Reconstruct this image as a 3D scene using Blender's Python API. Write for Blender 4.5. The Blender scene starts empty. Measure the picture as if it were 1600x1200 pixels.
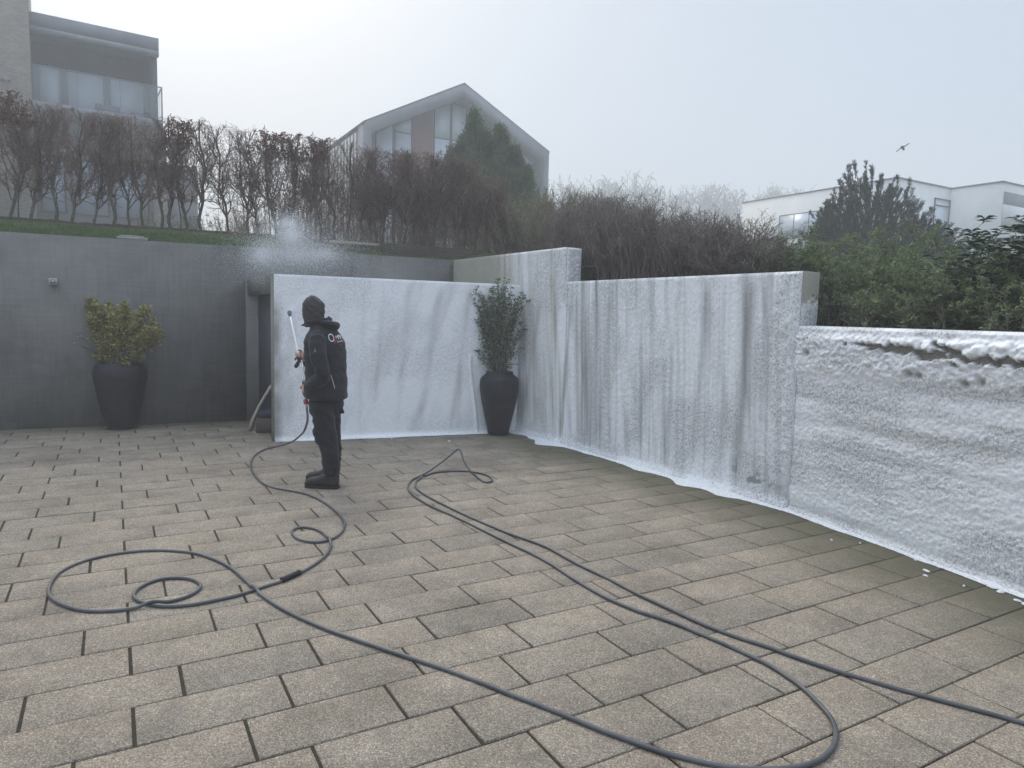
import bpy, math, random
import numpy as np
from mathutils import Vector, Matrix
R = math.radians
rng = np.random.default_rng(7)
random.seed(7)
scene = bpy.context.scene
col = scene.collection

# ---------------------------------------------------------------- camera, sky, sun, exposure
CH, PITCH, ROLL, FOC = 1.679, 0.09728105, 0.02700417, 1089.227
cp_, sp_, cr_, sr_ = math.cos(PITCH), math.sin(PITCH), math.cos(ROLL), math.sin(ROLL)
RX, UP, FW = Vector((1, 0, 0)), Vector((0, sp_, cp_)), Vector((0, cp_, -sp_))
cam_d = bpy.data.cameras.new('camera'); cam = bpy.data.objects.new('camera', cam_d); col.objects.link(cam)
cx_, cy_ = RX * cr_ + UP * sr_, -RX * sr_ + UP * cr_
M = Matrix((cx_, cy_, -FW)).transposed().to_4x4(); M.translation = (0, 0, CH)
cam.matrix_world = M
cam_d.sensor_width = 36; cam_d.lens = FOC * 36 / 1600; cam_d.clip_end = 2000; cam_d.clip_start = .05
scene.camera = cam

SUN_EL, SUN_AZ = R(42), R(-28)        # behind the fog, ahead and to the left (azimuth from +y, clockwise)
sun_dir = Vector((math.sin(SUN_AZ) * math.cos(SUN_EL), math.cos(SUN_AZ) * math.cos(SUN_EL), math.sin(SUN_EL)))
w = bpy.data.worlds.new('World'); scene.world = w; w.use_nodes = True
nt = w.node_tree; nt.nodes.clear(); L = nt.links.new
out = nt.nodes.new('ShaderNodeOutputWorld')
sky = nt.nodes.new('ShaderNodeTexSky'); sky.sky_type = 'NISHITA'; sky.sun_disc = False
sky.sun_elevation = SUN_EL; sky.sun_rotation = SUN_AZ; sky.dust_density = 4; sky.air_density = 1.2
b1 = nt.nodes.new('ShaderNodeBackground'); b1.inputs[1].default_value = .04; L(sky.outputs[0], b1.inputs[0])
tc = nt.nodes.new('ShaderNodeTexCoord')
dt = nt.nodes.new('ShaderNodeVectorMath'); dt.operation = 'DOT_PRODUCT'; L(tc.outputs['Generated'], dt.inputs[0]); dt.inputs[1].default_value = sun_dir
rp = nt.nodes.new('ShaderNodeValToRGB'); mr = nt.nodes.new('ShaderNodeMapRange')
L(dt.outputs['Value'], mr.inputs[0]); mr.inputs[1].default_value = -1; L(mr.outputs[0], rp.inputs[0])
els = rp.color_ramp.elements; els[0].position = 0; els[0].color = (.40, .48, .62, 1); els[1].position = 1; els[1].color = (.42, .46, .495, 1)
for p_, c_ in ((.55, (.40, .47, .58, 1)), (.80, (.42, .48, .56, 1)), (.92, (.41, .465, .52, 1))):
    e_ = els.new(p_); e_.color = c_
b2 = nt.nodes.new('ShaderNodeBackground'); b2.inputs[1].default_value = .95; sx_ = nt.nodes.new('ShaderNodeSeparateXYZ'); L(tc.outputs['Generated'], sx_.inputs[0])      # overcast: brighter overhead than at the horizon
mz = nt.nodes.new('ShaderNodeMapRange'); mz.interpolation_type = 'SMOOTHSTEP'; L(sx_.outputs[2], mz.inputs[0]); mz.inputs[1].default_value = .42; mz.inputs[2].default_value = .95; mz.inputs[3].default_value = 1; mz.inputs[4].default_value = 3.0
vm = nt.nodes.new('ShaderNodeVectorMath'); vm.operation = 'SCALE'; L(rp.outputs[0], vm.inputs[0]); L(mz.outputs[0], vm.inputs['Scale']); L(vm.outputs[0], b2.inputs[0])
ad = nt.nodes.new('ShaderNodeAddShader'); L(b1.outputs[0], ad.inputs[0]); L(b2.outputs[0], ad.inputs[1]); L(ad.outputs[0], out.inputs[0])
sd = bpy.data.lights.new('sun', 'SUN'); sd.energy = 1.5; sd.angle = R(22); sd.color = (1, .93, .82)
so = bpy.data.objects.new('sun', sd); col.objects.link(so); so.rotation_mode = 'QUATERNION'; so.rotation_quaternion = (-sun_dir).to_track_quat('-Z', 'Y')
scene.view_settings.view_transform = 'Standard'; scene.view_settings.look = 'None'; scene.view_settings.exposure = 0.17
scene.view_settings.gamma = 1
scene.cycles.use_denoising = True
scene.cycles.max_bounces = 6; scene.cycles.diffuse_bounces = 3; scene.cycles.glossy_bounces = 3; scene.cycles.volume_bounces = 2
scene.cycles.transparent_max_bounces = 12

# ---------------------------------------------------------------- helpers
def ray(px, py):
    a, b = (px - 800) / FOC, (600 - py) / FOC
    r, u = a * cr_ - b * sr_, a * sr_ + b * cr_
    return np.array([r, cp_ + u * sp_, -sp_ + u * cp_])
def at(px, py, Y):
    r = ray(px, py); return r * Y / r[1] + np.array([0, 0, CH])
def gr(px, py, z=0.0):
    r = ray(px, py); return r * (z - CH) / r[2] + np.array([0, 0, CH])
def tag(o, label=None, cat=None, group=None, kind=None):
    if label: o['label'] = label
    if cat: o['category'] = cat
    if group: o['group'] = group
    if kind: o['kind'] = kind
    return o
def empty(name, loc, label, cat, group=None, rz=0):
    o = bpy.data.objects.new(name, None); col.objects.link(o); o.location = loc; o.rotation_euler.z = rz
    o.empty_display_size = .1
    return tag(o, label, cat, group)
def link(name, me, mats, parent=None):
    o = bpy.data.objects.new(name, me); col.objects.link(o)
    for m_ in (mats if isinstance(mats, (list, tuple)) else [mats]):
        if m_: me.materials.append(m_)
    if parent: o.parent = parent
    return o
def copy_tree(o, parent=None):
    c = o.copy(); col.objects.link(c); c.parent = parent
    for ch in list(o.children): copy_tree(ch, c)
    return c

class MB:
    """collects polygons; build() links them as one mesh"""
    def __init__(s): s.v = []; s.f = []; s.n = 0; s.mi = []; s.cur = 0
    def add(s, v, f):
        v = np.asarray(v, float).reshape(-1, 3); s.v.append(v)
        for q in f: s.f.append(tuple(i + s.n for i in q)); s.mi.append(s.cur)
        s.n += len(v)
    def box(s, x0, x1, y0, y1, z0, z1, F=None):
        v = np.array([(x, y, z) for z in (z0, z1) for y in (y0, y1) for x in (x0, x1)], float)
        if F is not None: v = F(v)
        s.add(v, [(0, 2, 3, 1), (4, 5, 7, 6), (0, 1, 5, 4), (2, 6, 7, 3), (0, 4, 6, 2), (1, 3, 7, 5)])
    def tube(s, P, rad, n=6, cap=True):
        P = np.asarray(P, float); m = len(P); rad = np.broadcast_to(np.asarray(rad, float), (m,))
        T = np.gradient(P, axis=0); T /= np.linalg.norm(T, axis=1)[:, None] + 1e-12
        ref = np.array([0, 0, 1.]) if abs(T[0, 2]) < .9 else np.array([1., 0, 0])
        V = []; a = np.arange(n) * 2 * np.pi / n
        u = np.cross(T[0], ref); u /= np.linalg.norm(u)
        for i in range(m):
            u = u - T[i] * (u @ T[i]); u /= np.linalg.norm(u) + 1e-12
            w_ = np.cross(T[i], u)
            V.append(P[i] + rad[i] * (np.cos(a)[:, None] * u + np.sin(a)[:, None] * w_))
        F = [(i * n + j, i * n + (j + 1) % n, (i + 1) * n + (j + 1) % n, (i + 1) * n + j) for i in range(m - 1) for j in range(n)]
        if cap: F += [tuple(range(n))[::-1], tuple((m - 1) * n + j for j in range(n))]
        s.add(np.concatenate(V), F)
    def lathe(s, prof, n=40, c=(0, 0, 0)):
        V = [(c[0] + r * math.cos(t), c[1] + r * math.sin(t), c[2] + z) for r, z in prof for t in np.arange(n) * 2 * math.pi / n]
        m = len(prof)
        F = [(i * n + j, i * n + (j + 1) % n, (i + 1) * n + (j + 1) % n, (i + 1) * n + j) for i in range(m - 1) for j in range(n)]
        s.add(V, F + [tuple(range(n))[::-1], tuple((m - 1) * n + j for j in range(n))])
    def loft(s, rings, cap=True):
        n = len(rings[0]); m = len(rings)
        F = [(i * n + j, i * n + (j + 1) % n, (i + 1) * n + (j + 1) % n, (i + 1) * n + j) for i in range(m - 1) for j in range(n)]
        if cap: F += [tuple(range(n))[::-1], tuple((m - 1) * n + j for j in range(n))]
        s.add(np.concatenate(rings), F)
    def mesh(s, name, smooth=False):
        me = bpy.data.meshes.new(name); v = np.concatenate(s.v)
        me.vertices.add(len(v)); me.vertices.foreach_set('co', v.ravel())
        ls = np.array([len(q) for q in s.f]); idx = np.fromiter((i for q in s.f for i in q), int, ls.sum())
        me.loops.add(len(idx)); me.loops.foreach_set('vertex_index', idx)
        me.polygons.add(len(ls)); me.polygons.foreach_set('loop_start', np.concatenate([[0], np.cumsum(ls)[:-1]])); me.polygons.foreach_set('loop_total', ls)
        if any(s.mi): me.polygons.foreach_set('material_index', s.mi)
        if smooth: me.polygons.foreach_set('use_smooth', [True] * len(ls))
        me.update(); me.validate(); return me
    def build(s, name, mats, parent=None, smooth=False): return link(name, s.mesh(name, smooth), mats, parent)

def attr(me, name, vals):
    a = me.attributes.new(name, 'FLOAT', 'POINT'); a.data.foreach_set('value', np.asarray(vals, np.float32).ravel())
def fattr(me, name, vals):
    a = me.attributes.new(name, 'FLOAT', 'FACE'); a.data.foreach_set('value', np.asarray(vals, np.float32).ravel())

def vnoise(X, Y, seed=0):
    r_ = np.random.default_rng(seed); T = r_.random((256, 256))
    xi, yi = np.floor(X).astype(int), np.floor(Y).astype(int); fx, fy = X - xi, Y - yi
    fx, fy = fx * fx * (3 - 2 * fx), fy * fy * (3 - 2 * fy)
    g_ = lambda i, j: T[i & 255, j & 255]
    return (g_(xi, yi) * (1 - fx) + g_(xi + 1, yi) * fx) * (1 - fy) + (g_(xi, yi + 1) * (1 - fx) + g_(xi + 1, yi + 1) * fx) * fy
def fbm(X, Y, seed=0, o=4):
    v, a, t = 0, 1, 0
    for k in range(o): v = v + a * vnoise(X * 2 ** k, Y * 2 ** k, seed + k); t += a; a *= .5
    return v / t
def cells(X, Y, seed=0):
    r_ = np.random.default_rng(seed); A, B = r_.random((256, 256)), r_.random((256, 256)); xi, yi = np.floor(X).astype(int), np.floor(Y).astype(int); d = np.full(X.shape, 9.)
    for i in (-1, 0, 1):
        for j in (-1, 0, 1):
            a, b = (xi + i) & 255, (yi + j) & 255; d = np.minimum(d, (xi + i + A[a, b] - X) ** 2 + (yi + j + B[a, b] - Y) ** 2)
    return np.sqrt(d)
def sm(x, a, b):
    t = np.clip((x - a) / (b - a), 0, 1); return t * t * (3 - 2 * t)

# ---------------------------------------------------------------- materials
class NM:
    def __init__(s, name, rough=.8, spec=.3):
        s.m = bpy.data.materials.new(name); s.m.use_nodes = True; s.t = s.m.node_tree
        s.b = s.t.nodes['Principled BSDF']; s.b.inputs['Roughness'].default_value = rough; s.b.inputs['Specular IOR Level'].default_value = spec
        s.co = s.t.nodes.new('ShaderNodeTexCoord').outputs['Object']
    def N(s, typ, **k):
        n = s.t.nodes.new('ShaderNode' + typ)
        for a, v in k.items(): setattr(n, a, v)
        return n
    def l(s, a, b): s.t.links.new(a, b)
    def noise(s, scale, detail=4, rough=.55, stretch=None, co=None):
        n = s.N('TexNoise'); n.inputs['Scale'].default_value = scale; n.inputs['Detail'].default_value = detail; n.inputs['Roughness'].default_value = rough
        c = co or s.co
        if stretch:
            mp = s.N('Mapping'); mp.inputs['Scale'].default_value = stretch; s.l(c, mp.inputs[0]); c = mp.outputs[0]
        s.l(c, n.inputs['Vector']); return n.outputs['Fac']
    def vor(s, scale, feature='F1', out='Distance'):
        n = s.N('TexVoronoi', feature=feature); n.inputs['Scale'].default_value = scale; s.l(s.co, n.inputs['Vector']); return n.outputs[out]
    def ramp(s, fac, stops):
        n = s.N('ValToRGB'); s.l(fac, n.inputs[0]); e = n.color_ramp.elements
        for i, (p, c) in enumerate(stops):
            c = (c, c, c, 1) if isinstance(c, (int, float)) else (*c, 1)
            if i < 2: e[i].position = p; e[i].color = c
            else: q = e.new(p); q.color = c
        return n.outputs[0]
    def mix(s, a, b, fac, mode='MIX'):
        n = s.N('Mix', data_type='RGBA', blend_type=mode)
        for v, i in ((fac, 0), (a, 6), (b, 7)):
            if isinstance(v, (int, float)): n.inputs[i].default_value = v if i == 0 else (v, v, v, 1)
            elif isinstance(v, tuple): n.inputs[i].default_value = (*v, 1)
            else: s.l(v, n.inputs[i])
        return n.outputs[2]
    def math(s, op, a, b=0., c=None):
        n = s.N('Math', operation=op)
        for v, i in ((a, 0), (b, 1)) + (((c, 2),) if c is not None else ()):
            if isinstance(v, (int, float)): n.inputs[i].default_value = v
            else: s.l(v, n.inputs[i])
        return n.outputs[0]
    def attr(s, name): return s.N('Attribute', attribute_name=name).outputs['Fac']
    def base(s, v):
        if isinstance(v, tuple): s.b.inputs['Base Color'].default_value = (*v, 1)
        else: s.l(v, s.b.inputs['Base Color'])
        return s
    def bump(s, h, dist=.01, strength=1.):
        n = s.N('Bump'); n.inputs['Distance'].default_value = dist
        if isinstance(strength, (int, float)): n.inputs['Strength'].default_value = strength
        else: s.l(strength, n.inputs['Strength'])
        s.l(h, n.inputs['Height']); s.l(n.outputs[0], s.b.inputs['Normal']); return s

def two(name, c1, c2, scale=6, rough=.8, fine=None, bump=None, spec=.3, stretch=None, detail=5):
    m = NM(name, rough, spec); f = m.noise(scale, detail, .6, stretch)
    c = m.ramp(f, [(.32, c1), (.68, c2)])
    if fine: c = m.mix(c, m.ramp(m.noise(fine[0], 2), [(.3, 1 - fine[1]), (.7, 1.0)]), 1.0, 'MULTIPLY')
    m.base(c)
    if bump: m.bump(m.noise(bump[0], 3, .6), bump[1])
    return m.m
# ---------------------------------------------------------------- walls: lines on the ground
A0, dA = np.array([-6.73, 9.07]), np.array([.8994, .4371])
I0 = np.array([-1.0345, 11.844]); eC = np.array([.5305, -.8477])
C0, C2, D1 = np.array([.07, 10.09]), np.array([2.52, 6.17]), np.array([3.29, 4.29])
eD = (D1 - C2) / np.linalg.norm(D1 - C2)
LC = float(np.linalg.norm(C2 - I0)); eCC = (C2 - I0) / LC      # corner to the C/D joint
nA = np.array([-dA[1], dA[0]])                                  # away from the yard
nC = np.array([-eCC[1], eCC[0]])                                # away from the yard (to +x)
nD = np.array([-eD[1], eD[0]])
LD = 5.2
def on(P0, e, px, py):
    """(s, z) where the ray through a pixel meets the vertical plane through P0 along e"""
    n = np.array([-e[1], e[0]]); r = ray(px, py); t = (n @ P0) / (n @ r[:2]); q = r * t
    return float(e @ (q[:2] - P0)), float(CH + q[2])
def frame(P0, e, n):
    def F(v): return np.stack([P0[0] + v[:, 0] * e[0] + v[:, 1] * n[0], P0[1] + v[:, 0] * e[1] + v[:, 1] * n[1], v[:, 2]], 1)
    return F
FA, FC, FD = frame(A0, dA, nA), frame(I0, eCC, nC), frame(C2, eD, nD)
LA1 = float(dA @ (I0 - A0))
SC = on(I0, eCC, 886, 386)[0]      # where the tall part of the right wall ends

# concrete
def concrete(name, c1, c2, dark, streak=True):
    m = NM(name, .75, .35)
    big = m.noise(.9, 5, .6); c = m.ramp(big, [(.3, c1), (.7, c2)])
    v = m.noise(1, 4, .65, (26, 26, 1.6)); h = m.noise(1, 3, .6, (2, 2, 40))
    c = m.mix(c, m.ramp(v, [(.3, .84), (.72, 1.12)]), .7, 'MULTIPLY')
    c = m.mix(c, m.ramp(h, [(.3, .88), (.7, 1.08)]), .7, 'MULTIPLY')
    c = m.mix(c, dark, m.ramp(m.noise(1.7, 5, .7), [(.5, 0.), (.78, .55)]))
    c = m.mix(c, m.ramp(m.noise(160, 2), [(.3, .85), (.7, 1.1)]), .6, 'MULTIPLY')
    m.base(c); m.bump(m.noise(70, 4, .7), .004); return m.m
M_concA = concrete('dark_concrete', (.135, .133, .124), (.225, .22, .205), (.09, .09, .082))
M_concC = concrete('wet_concrete', (.24, .235, .21), (.34, .335, .31), (.16, .165, .14))
M_concB = concrete('mossy_concrete', (.22, .215, .17), (.30, .29, .25), (.15, .15, .10))

def wallbox(name, F, segs, t, m, parent):
    b = MB()
    for s0, s1, z in segs: b.box(s0, s1, 0, t, -.3, z, F)
    return b.build(name, m, parent)
W_A = empty('retaining_wall', (A0[0], A0[1], 0), 'long plain dark grey concrete retaining wall behind the pot with the yellow leaved shrub, grass along its top', 'retaining wall')
def local(o, p):                    # parent after building in world coordinates
    o.parent = p; o.matrix_parent_inverse = Matrix.Translation(-Vector(p.location)) if p.rotation_euler.z == 0 else (Matrix.Translation(p.location) @ Matrix.Rotation(p.rotation_euler.z, 4, 'Z')).inverted(); return o
b = MB()
joints = [-12, -8.1, -3.9, -.55, 3.05, LA1 + .1]
for s0, s1 in zip(joints[:-1], joints[1:]): b.box(s0 + .004, s1 - .004, 0, .2, -.3, 2.585, FA)
b.box(-12, LA1, .012, .19, -.3, 2.575, FA)
local(b.build('wall_panel', M_concA), W_A)

W_C = empty('stepped_wall', (C2[0], C2[1], 0), 'long stepped concrete wall on the right, its face covered with white foam', 'retaining wall')
b = MB(); b.box(0, SC, 0, .24, -.3, 2.585, FC); b.box(SC, LC, 0, .239, -.3, 2.14, FC); b.box(.0, LD, 0, .24, -.3, 1.665, FD)
local(b.build('wall_panel', M_concC), W_C)

# front wall B, with the lintel beam and the dark side panel of the shelter behind it
B0 = np.array([-3.005, 8.788]); B1 = C0 + np.array([.02, -.03]); LB = float(np.linalg.norm(B1 - B0)); eB = (B1 - B0) / LB; nB = np.array([-eB[1], eB[0]]); FB = frame(B0, eB, nB)
W_B = empty('free_standing_wall', (B0[0], B0[1], 0), 'low free-standing wall behind the person, bright with fresh foam', 'wall')
b = MB(); b.box(-.035, LB, 0, .2, -.3, 2.125, FB); local(b.build('wall_panel', M_concB), W_B)
b = MB()
P_ = at(385, 434, 10.42)
zb = 2.12; bx0 = -.02
LS = float(nA @ (A0 - B0)) / float(nA @ np.array([-.4977, .8673])) - .004; FS = frame(B0, np.array([-.4977, .8673]), np.array([.8673, .4977]))
b.box(.19, LS, -.02, .20, zb - .24, zb, FS)
o = local(b.build('lintel_beam', M_concA), W_B)
b = MB(); b.box(.20, LS, .13, .18, -.05, zb - .242, FS); local(b.build('side_panel', two('panel_dark', (.05, .055, .07), (.08, .085, .1), 3, .6)), W_B)

# foam --------------------------------------------------------------------------------------
def foam_mat(name, white, conc, bscale):
    m = NM(name, .55, .4)
    cov = m.attr('cov')
    brk = m.math('ADD', cov, m.math('MULTIPLY', m.math('SUBTRACT', m.noise(bscale, 3, .7), .5), .9))
    f = m.ramp(brk, [(.0, 0.), (1.0, 1.)])
    fo = m.ramp(m.noise(1.3, 3), [(.3, white), (.7, tuple(x * 1.04 for x in white))])
    fo = m.mix(fo, m.ramp(m.noise(bscale * .62, 3, .75), [(.38, .5), (.54, 1.04)]), m.math('MULTIPLY', m.attr('rgh'), .85), 'MULTIPLY')  # shade in the foam pits painted into the colour, following the bump noise
    cc = m.mix(conc, tuple(x * .7 for x in conc), m.noise(4, 4))
    m.base(m.mix(cc, fo, f))
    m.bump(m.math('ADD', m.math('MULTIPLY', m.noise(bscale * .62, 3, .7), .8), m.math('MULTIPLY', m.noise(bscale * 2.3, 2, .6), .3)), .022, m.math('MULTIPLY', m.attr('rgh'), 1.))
    m.b.inputs['Subsurface Weight'].default_value = 0.0
    return m.m
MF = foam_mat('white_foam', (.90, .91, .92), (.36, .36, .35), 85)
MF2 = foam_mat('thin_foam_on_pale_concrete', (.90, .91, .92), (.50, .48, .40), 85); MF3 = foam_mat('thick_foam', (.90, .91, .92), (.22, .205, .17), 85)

def foam_panel(name, F, s0, s1, z0, ztop, res, fn, parent, mat=MF, sign=-1):
    ns, nz = int((s1 - s0) / res) + 1, int((ztop - z0) / res) + 1
    S, Z = np.meshgrid(np.linspace(s0, s1, ns), np.linspace(z0, ztop, nz), indexing='ij')
    T, cov, rgh = fn(S, Z)
    edge = np.minimum.reduce([sm(S, s0 - .001, s0 + .02), sm(-S, -s1 - .001, -s1 + .02), sm(-Z, -ztop - .001, -ztop + .025)])
    T = .003 + np.clip(T, 0, 1) * edge
    V = F(np.stack([S.ravel(), sign * T.ravel(), Z.ravel()], 1))
    b = MB(); i = np.arange(ns * nz).reshape(ns, nz)
    q = np.stack([i[:-1, :-1], i[1:, :-1], i[1:, 1:], i[:-1, 1:]], -1).reshape(-1, 4)
    me = bpy.data.meshes.new(name); me.vertices.add(len(V)); me.vertices.foreach_set('co', V.ravel())
    me.loops.add(q.size); me.loops.foreach_set('vertex_index', q.ravel()); me.polygons.add(len(q))
    me.polygons.foreach_set('loop_start', np.arange(len(q)) * 4); me.polygons.foreach_set('loop_total', np.full(len(q), 4))
    me.polygons.foreach_set('use_smooth', np.ones(len(q), bool)); me.update()
    attr(me, 'cov', cov); attr(me, 'rgh', rgh)
    o = link(name, me, mat); return local(o, parent) if parent else o
def g_(x, c, w_): return np.exp(-((x - c) / w_) ** 2)

# wall C: from the back corner to the joint; vertical streaks
sB = float(eCC @ (C0 - I0))        # where wall B meets it
def streaks(P0, e, lst, S, Z):
    d = np.zeros_like(S)
    for (x1, y1, x2, y2, w_, a) in lst:
        (sa, za), (sb, zb_) = on(P0, e, x1, y1), on(P0, e, x2, y2)
        zt, zl = max(za, zb_), min(za, zb_)
        c = sa + (Z - za) * (sb - sa) / (zb_ - za)
        c = c + .03 * (fbm(Z * 2, S * 0 + w_ * 99, 3) - .5)
        d += a * g_(S, c, w_) * sm(Z, zl - .1, zl + .25) * sm(-Z, -zt - .05, -zt + .15)
    return d
def fnC(S, Z):
    n1 = fbm(S * 9 + Z * 1.2, Z * .55, 11); n2 = fbm(S * 26 + Z * 2, Z * 1.2, 12); n3 = fbm(S * 38, Z * 34, 13, 3); n4 = fbm(S * 2.2, Z * 1.6, 14)
    d = streaks(I0, eCC, [(893, 470, 876, 690, .045, .9), (902, 460, 898, 640, .03, .4), (1176, 435, 1150, 760, .06, .8), (1197, 440, 1186, 730, .03, .4), (1108, 440, 1083, 720, .05, .6),
        (1060, 450, 1042, 700, .035, .45), (1010, 450, 1000, 700, .05, .5), (955, 460, 935, 690, .06, .5), (915, 560, 905, 700, .05, .4), (845, 470, 815, 660, .07, .55), (1135, 435, 1125, 600, .03, .35), (1238, 430, 1215, 560, .03, .3)], S, Z)
    d = d * (.2 + .9 * fbm(S * 7, Z * 3, 18))
    n5 = fbm(S * 3.2 + Z * .25, Z * .35, 19)
    n6 = fbm(S * 15 + Z * .8, Z * .5, 20)
    cov = 1.14 - .8 * np.clip(n1 - .4, 0, 1) * 1.5 - 1.5 * np.clip(fbm(S * 21 + Z * 1.1, Z * .22, 48, 3) - .5, 0, 1) - .9 * np.clip(n6 - .45, 0, 1) - .4 * np.clip(n2 - .45, 0, 1) - .6 * np.clip(n5 - .45, 0, 1) - d * .85
    left = sm(-S, -sB - 1.0, -sB + .05)                      # C1 over the corner: bare concrete to the back
    upper = sm(Z, 1.9, 2.5)
    cov = cov - 1.25 * sm(-S + .35 * (fbm(S * 3, Z * 3, 47) - .5) + .35 * (2.4 - Z), -(sB - .25) - .55, -(sB - .25) + 1.0) * sm(Z, 1.8, 2.2)
    seam = g_(S, SC + .055 + 0 * Z, .008) * sm(-Z, -2.2, -2.1)
    thick = .5 * sm(S, sB + .1, SC) * sm(Z, 1.5, 2.4) * sm(-S, -SC - .5, -SC - .1) + .8 * sm(S, LC - .42, LC - .1) * sm(Z, .1, .5) + .35 * sm(-Z, -.35, -.02)
    cov = np.clip(cov + thick * .7 + .5 * sm(-Z, -.14, -.02), 0, 1.1) * (1 - .8 * seam)
    blot = sm(fbm(S * 11, Z * 11, 15), .56, .66) * g_(S, LC - .38, .26) * g_(Z, .2, .09)
    cov = np.clip(cov - blot * 1.1, 0, 1.1)
    T = (.5 + .5 * cov) * (.004 + .009 * n3) + cov * (.03 * thick * fbm(S * 16, Z * 13, 16, 3)) + .03 * sm(-Z, -.10, 0) - .01 * seam
    run = g_(S, LC - .06, .022) * sm(Z, .62, .8); T = T + .022 * run * (.6 + .6 * n2); cov = np.maximum(cov, run)
    return T, cov, .25 + .75 * np.clip(sm(fbm(S * 3, Z * 1.5, 17), .38, .6) + thick, 0, 1) * np.clip(cov * 1.3, 0, 1)
def maskhi(S, Z): return S
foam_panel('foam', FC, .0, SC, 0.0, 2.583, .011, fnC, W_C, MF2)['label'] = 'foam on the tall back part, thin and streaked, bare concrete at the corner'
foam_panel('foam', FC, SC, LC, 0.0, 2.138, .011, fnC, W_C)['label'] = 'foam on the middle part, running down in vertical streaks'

def fnD(S, Z):
    n3 = fbm(S * 40, Z * 52, 23, 3); n1 = fbm(S * 1.2 + Z, Z * 9, 21); big = fbm(S * 7, Z * 9, 24)
    wv = .05 * (fbm(S * .9, Z * 0, 25) - .5)
    bands = sum(a * g_(Z, c + wv + .03 * math.sin(c * 40) * S, w_) for c, w_, a in ((1.19, .04, .2), (1.07, .05, .35), (.86, .055, .5), (.64, .05, .45), (.45, .055, .4), (.28, .06, .28), (.09, .06, .5)))
    gapc = 1.53 - .045 * sm(S, .5, 1.3) - .04 * np.sin(S * 3.0) * 0
    gn = fbm(S * 9, Z * 5, 26); gn2 = fbm(S * 22, Z * 10, 27)
    gc_ = gapc + .07 * (gn - .5) + .05 * (fbm(S * 24, Z * 9, 34) - .5); gap = sm(.020 + .016 * sm(S, .6, 1.1) + .03 * (gn2 - .5) + .02 * (cells(S * 30, Z * 30, 38) - .5) - np.abs(Z - gc_), 0, .016) * (.72 + .5 * fbm(S * 60, Z * 6, 39)) * sm(gn2 * .5 + fbm(S * 3.1, Z * 0, 28) * .5 + .22 * sm(S, .5, .9), .50, .62)
    gap = gap * sm(S, .06, .16)
    blobz = g_(Z, 1.50, .09) * sm(S, 1.1, 1.35)
    ce = cells(S * 15 + .6 * fbm(S * 9, Z * 9, 35), Z * 17, 36); bl = 1 - ce; hole = sm(blobz, .25, .6) * sm(ce, .50, .62) * sm(fbm(S * 6, Z * 6, 37), .40, .52)
    low = sum(g_(S, c, .035) * g_(Z, z_, .03) for c, z_ in ((1.12, 1.33), (1.20, 1.325), (1.55, 1.30), (1.66, 1.32), (1.95, 1.28), (.13, 1.43)))
    cov = 1.12 - .8 * bands * (.5 + .9 * n1) - 1.5 * gap - 1.25 * hole - .95 * low
    topz = sm(Z, 1.2, 1.34) * (1 - .75 * sm(Z, 1.55, 1.62))
    T = np.clip(cov, 0, 1.1) * (.006 + .014 * n3) + topz * np.clip(cov, 0, 1) * (.006 + .022 * fbm(S * 15, Z * 15, 30, 3) + .028 * fbm(S * 34, Z * 34, 32, 3)) + .024 * sm(blobz, .2, .6) * np.sqrt(np.clip(1 - (ce / .62) ** 2, 0, 1)) + .03 * sm(-Z, -.06, 0)
    seam = g_(S, .02, .006) * sm(-Z, -1.3, -1.2)
    T = T - .012 * seam; cov = cov * (1 - .8 * seam)
    rg = .35 + .65 * sm(fbm(S * 1.5, Z * 7, 31), .4, .6) - .3 * topz * sm(-n1, -.6, -.4)
    return T, np.clip(cov, 0, 1.1), np.clip(rg * np.clip(cov + .2, 0, 1), 0, 1)
foam_panel('foam', FD, 0, LD - 1.2, 0, 1.663, .0085, fnD, W_C, MF3)['label'] = 'thick foam on the low near part, grey bands and bare concrete patches under its top'

def fnB(S, Z):
    n1 = fbm(S * 4 - Z * 1.6, Z * .8, 41); n3 = fbm(S * 50, Z * 50, 43, 3); n2 = fbm(S * 13 - Z * 3.5, Z * 1.2, 42)
    d = streaks(B0, eB, [(446, 545, 447, 660, .10, .55), (455, 490, 452, 560, .07, .45), (570, 440, 560, 680, .03, .2), (640, 445, 620, 680, .05, .3), (690, 445, 655, 660, .06, .4), (735, 450, 705, 670, .05, .5), (720, 560, 715, 670, .04, .35), (600, 445, 585, 640, .035, .3)], S, Z)
    d = d * (.4 + 1.0 * fbm(S * 5, Z * 3, 46))
    cov = 1.1 - .7 * np.clip(n1 - .45, 0, 1) * 1.5 - .3 * np.clip(n2 - .45, 0, 1) - d * .8
    cov = cov - .9 * sm(-S, -.14, -.0) * (.4 + fbm(S * 3, Z * 6, 44)) * sm(-Z, -2.0, -1.6)
    cov = np.clip(cov + .5 * sm(-Z, -.1, -.01), 0, 1.1)
    T = (.5 + .5 * cov) * (.003 + .008 * n3) + .02 * sm(-Z, -.06, 0) + .022 * g_(S, 2.72 - .12 * sm(Z, 0, 1.1), .02) * sm(-Z, -1.2, -1.0)
    return T, cov, .15 + .45 * sm(fbm(S * 2, Z * 2, 45), .35, .65) * np.clip(cov, 0, 1)
foam_panel('foam', FB, -.005, LB, 0, 2.123, .011, fnB, W_B)['label'] = 'fresh bluish white foam, grey and thin near the wall end'

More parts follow.
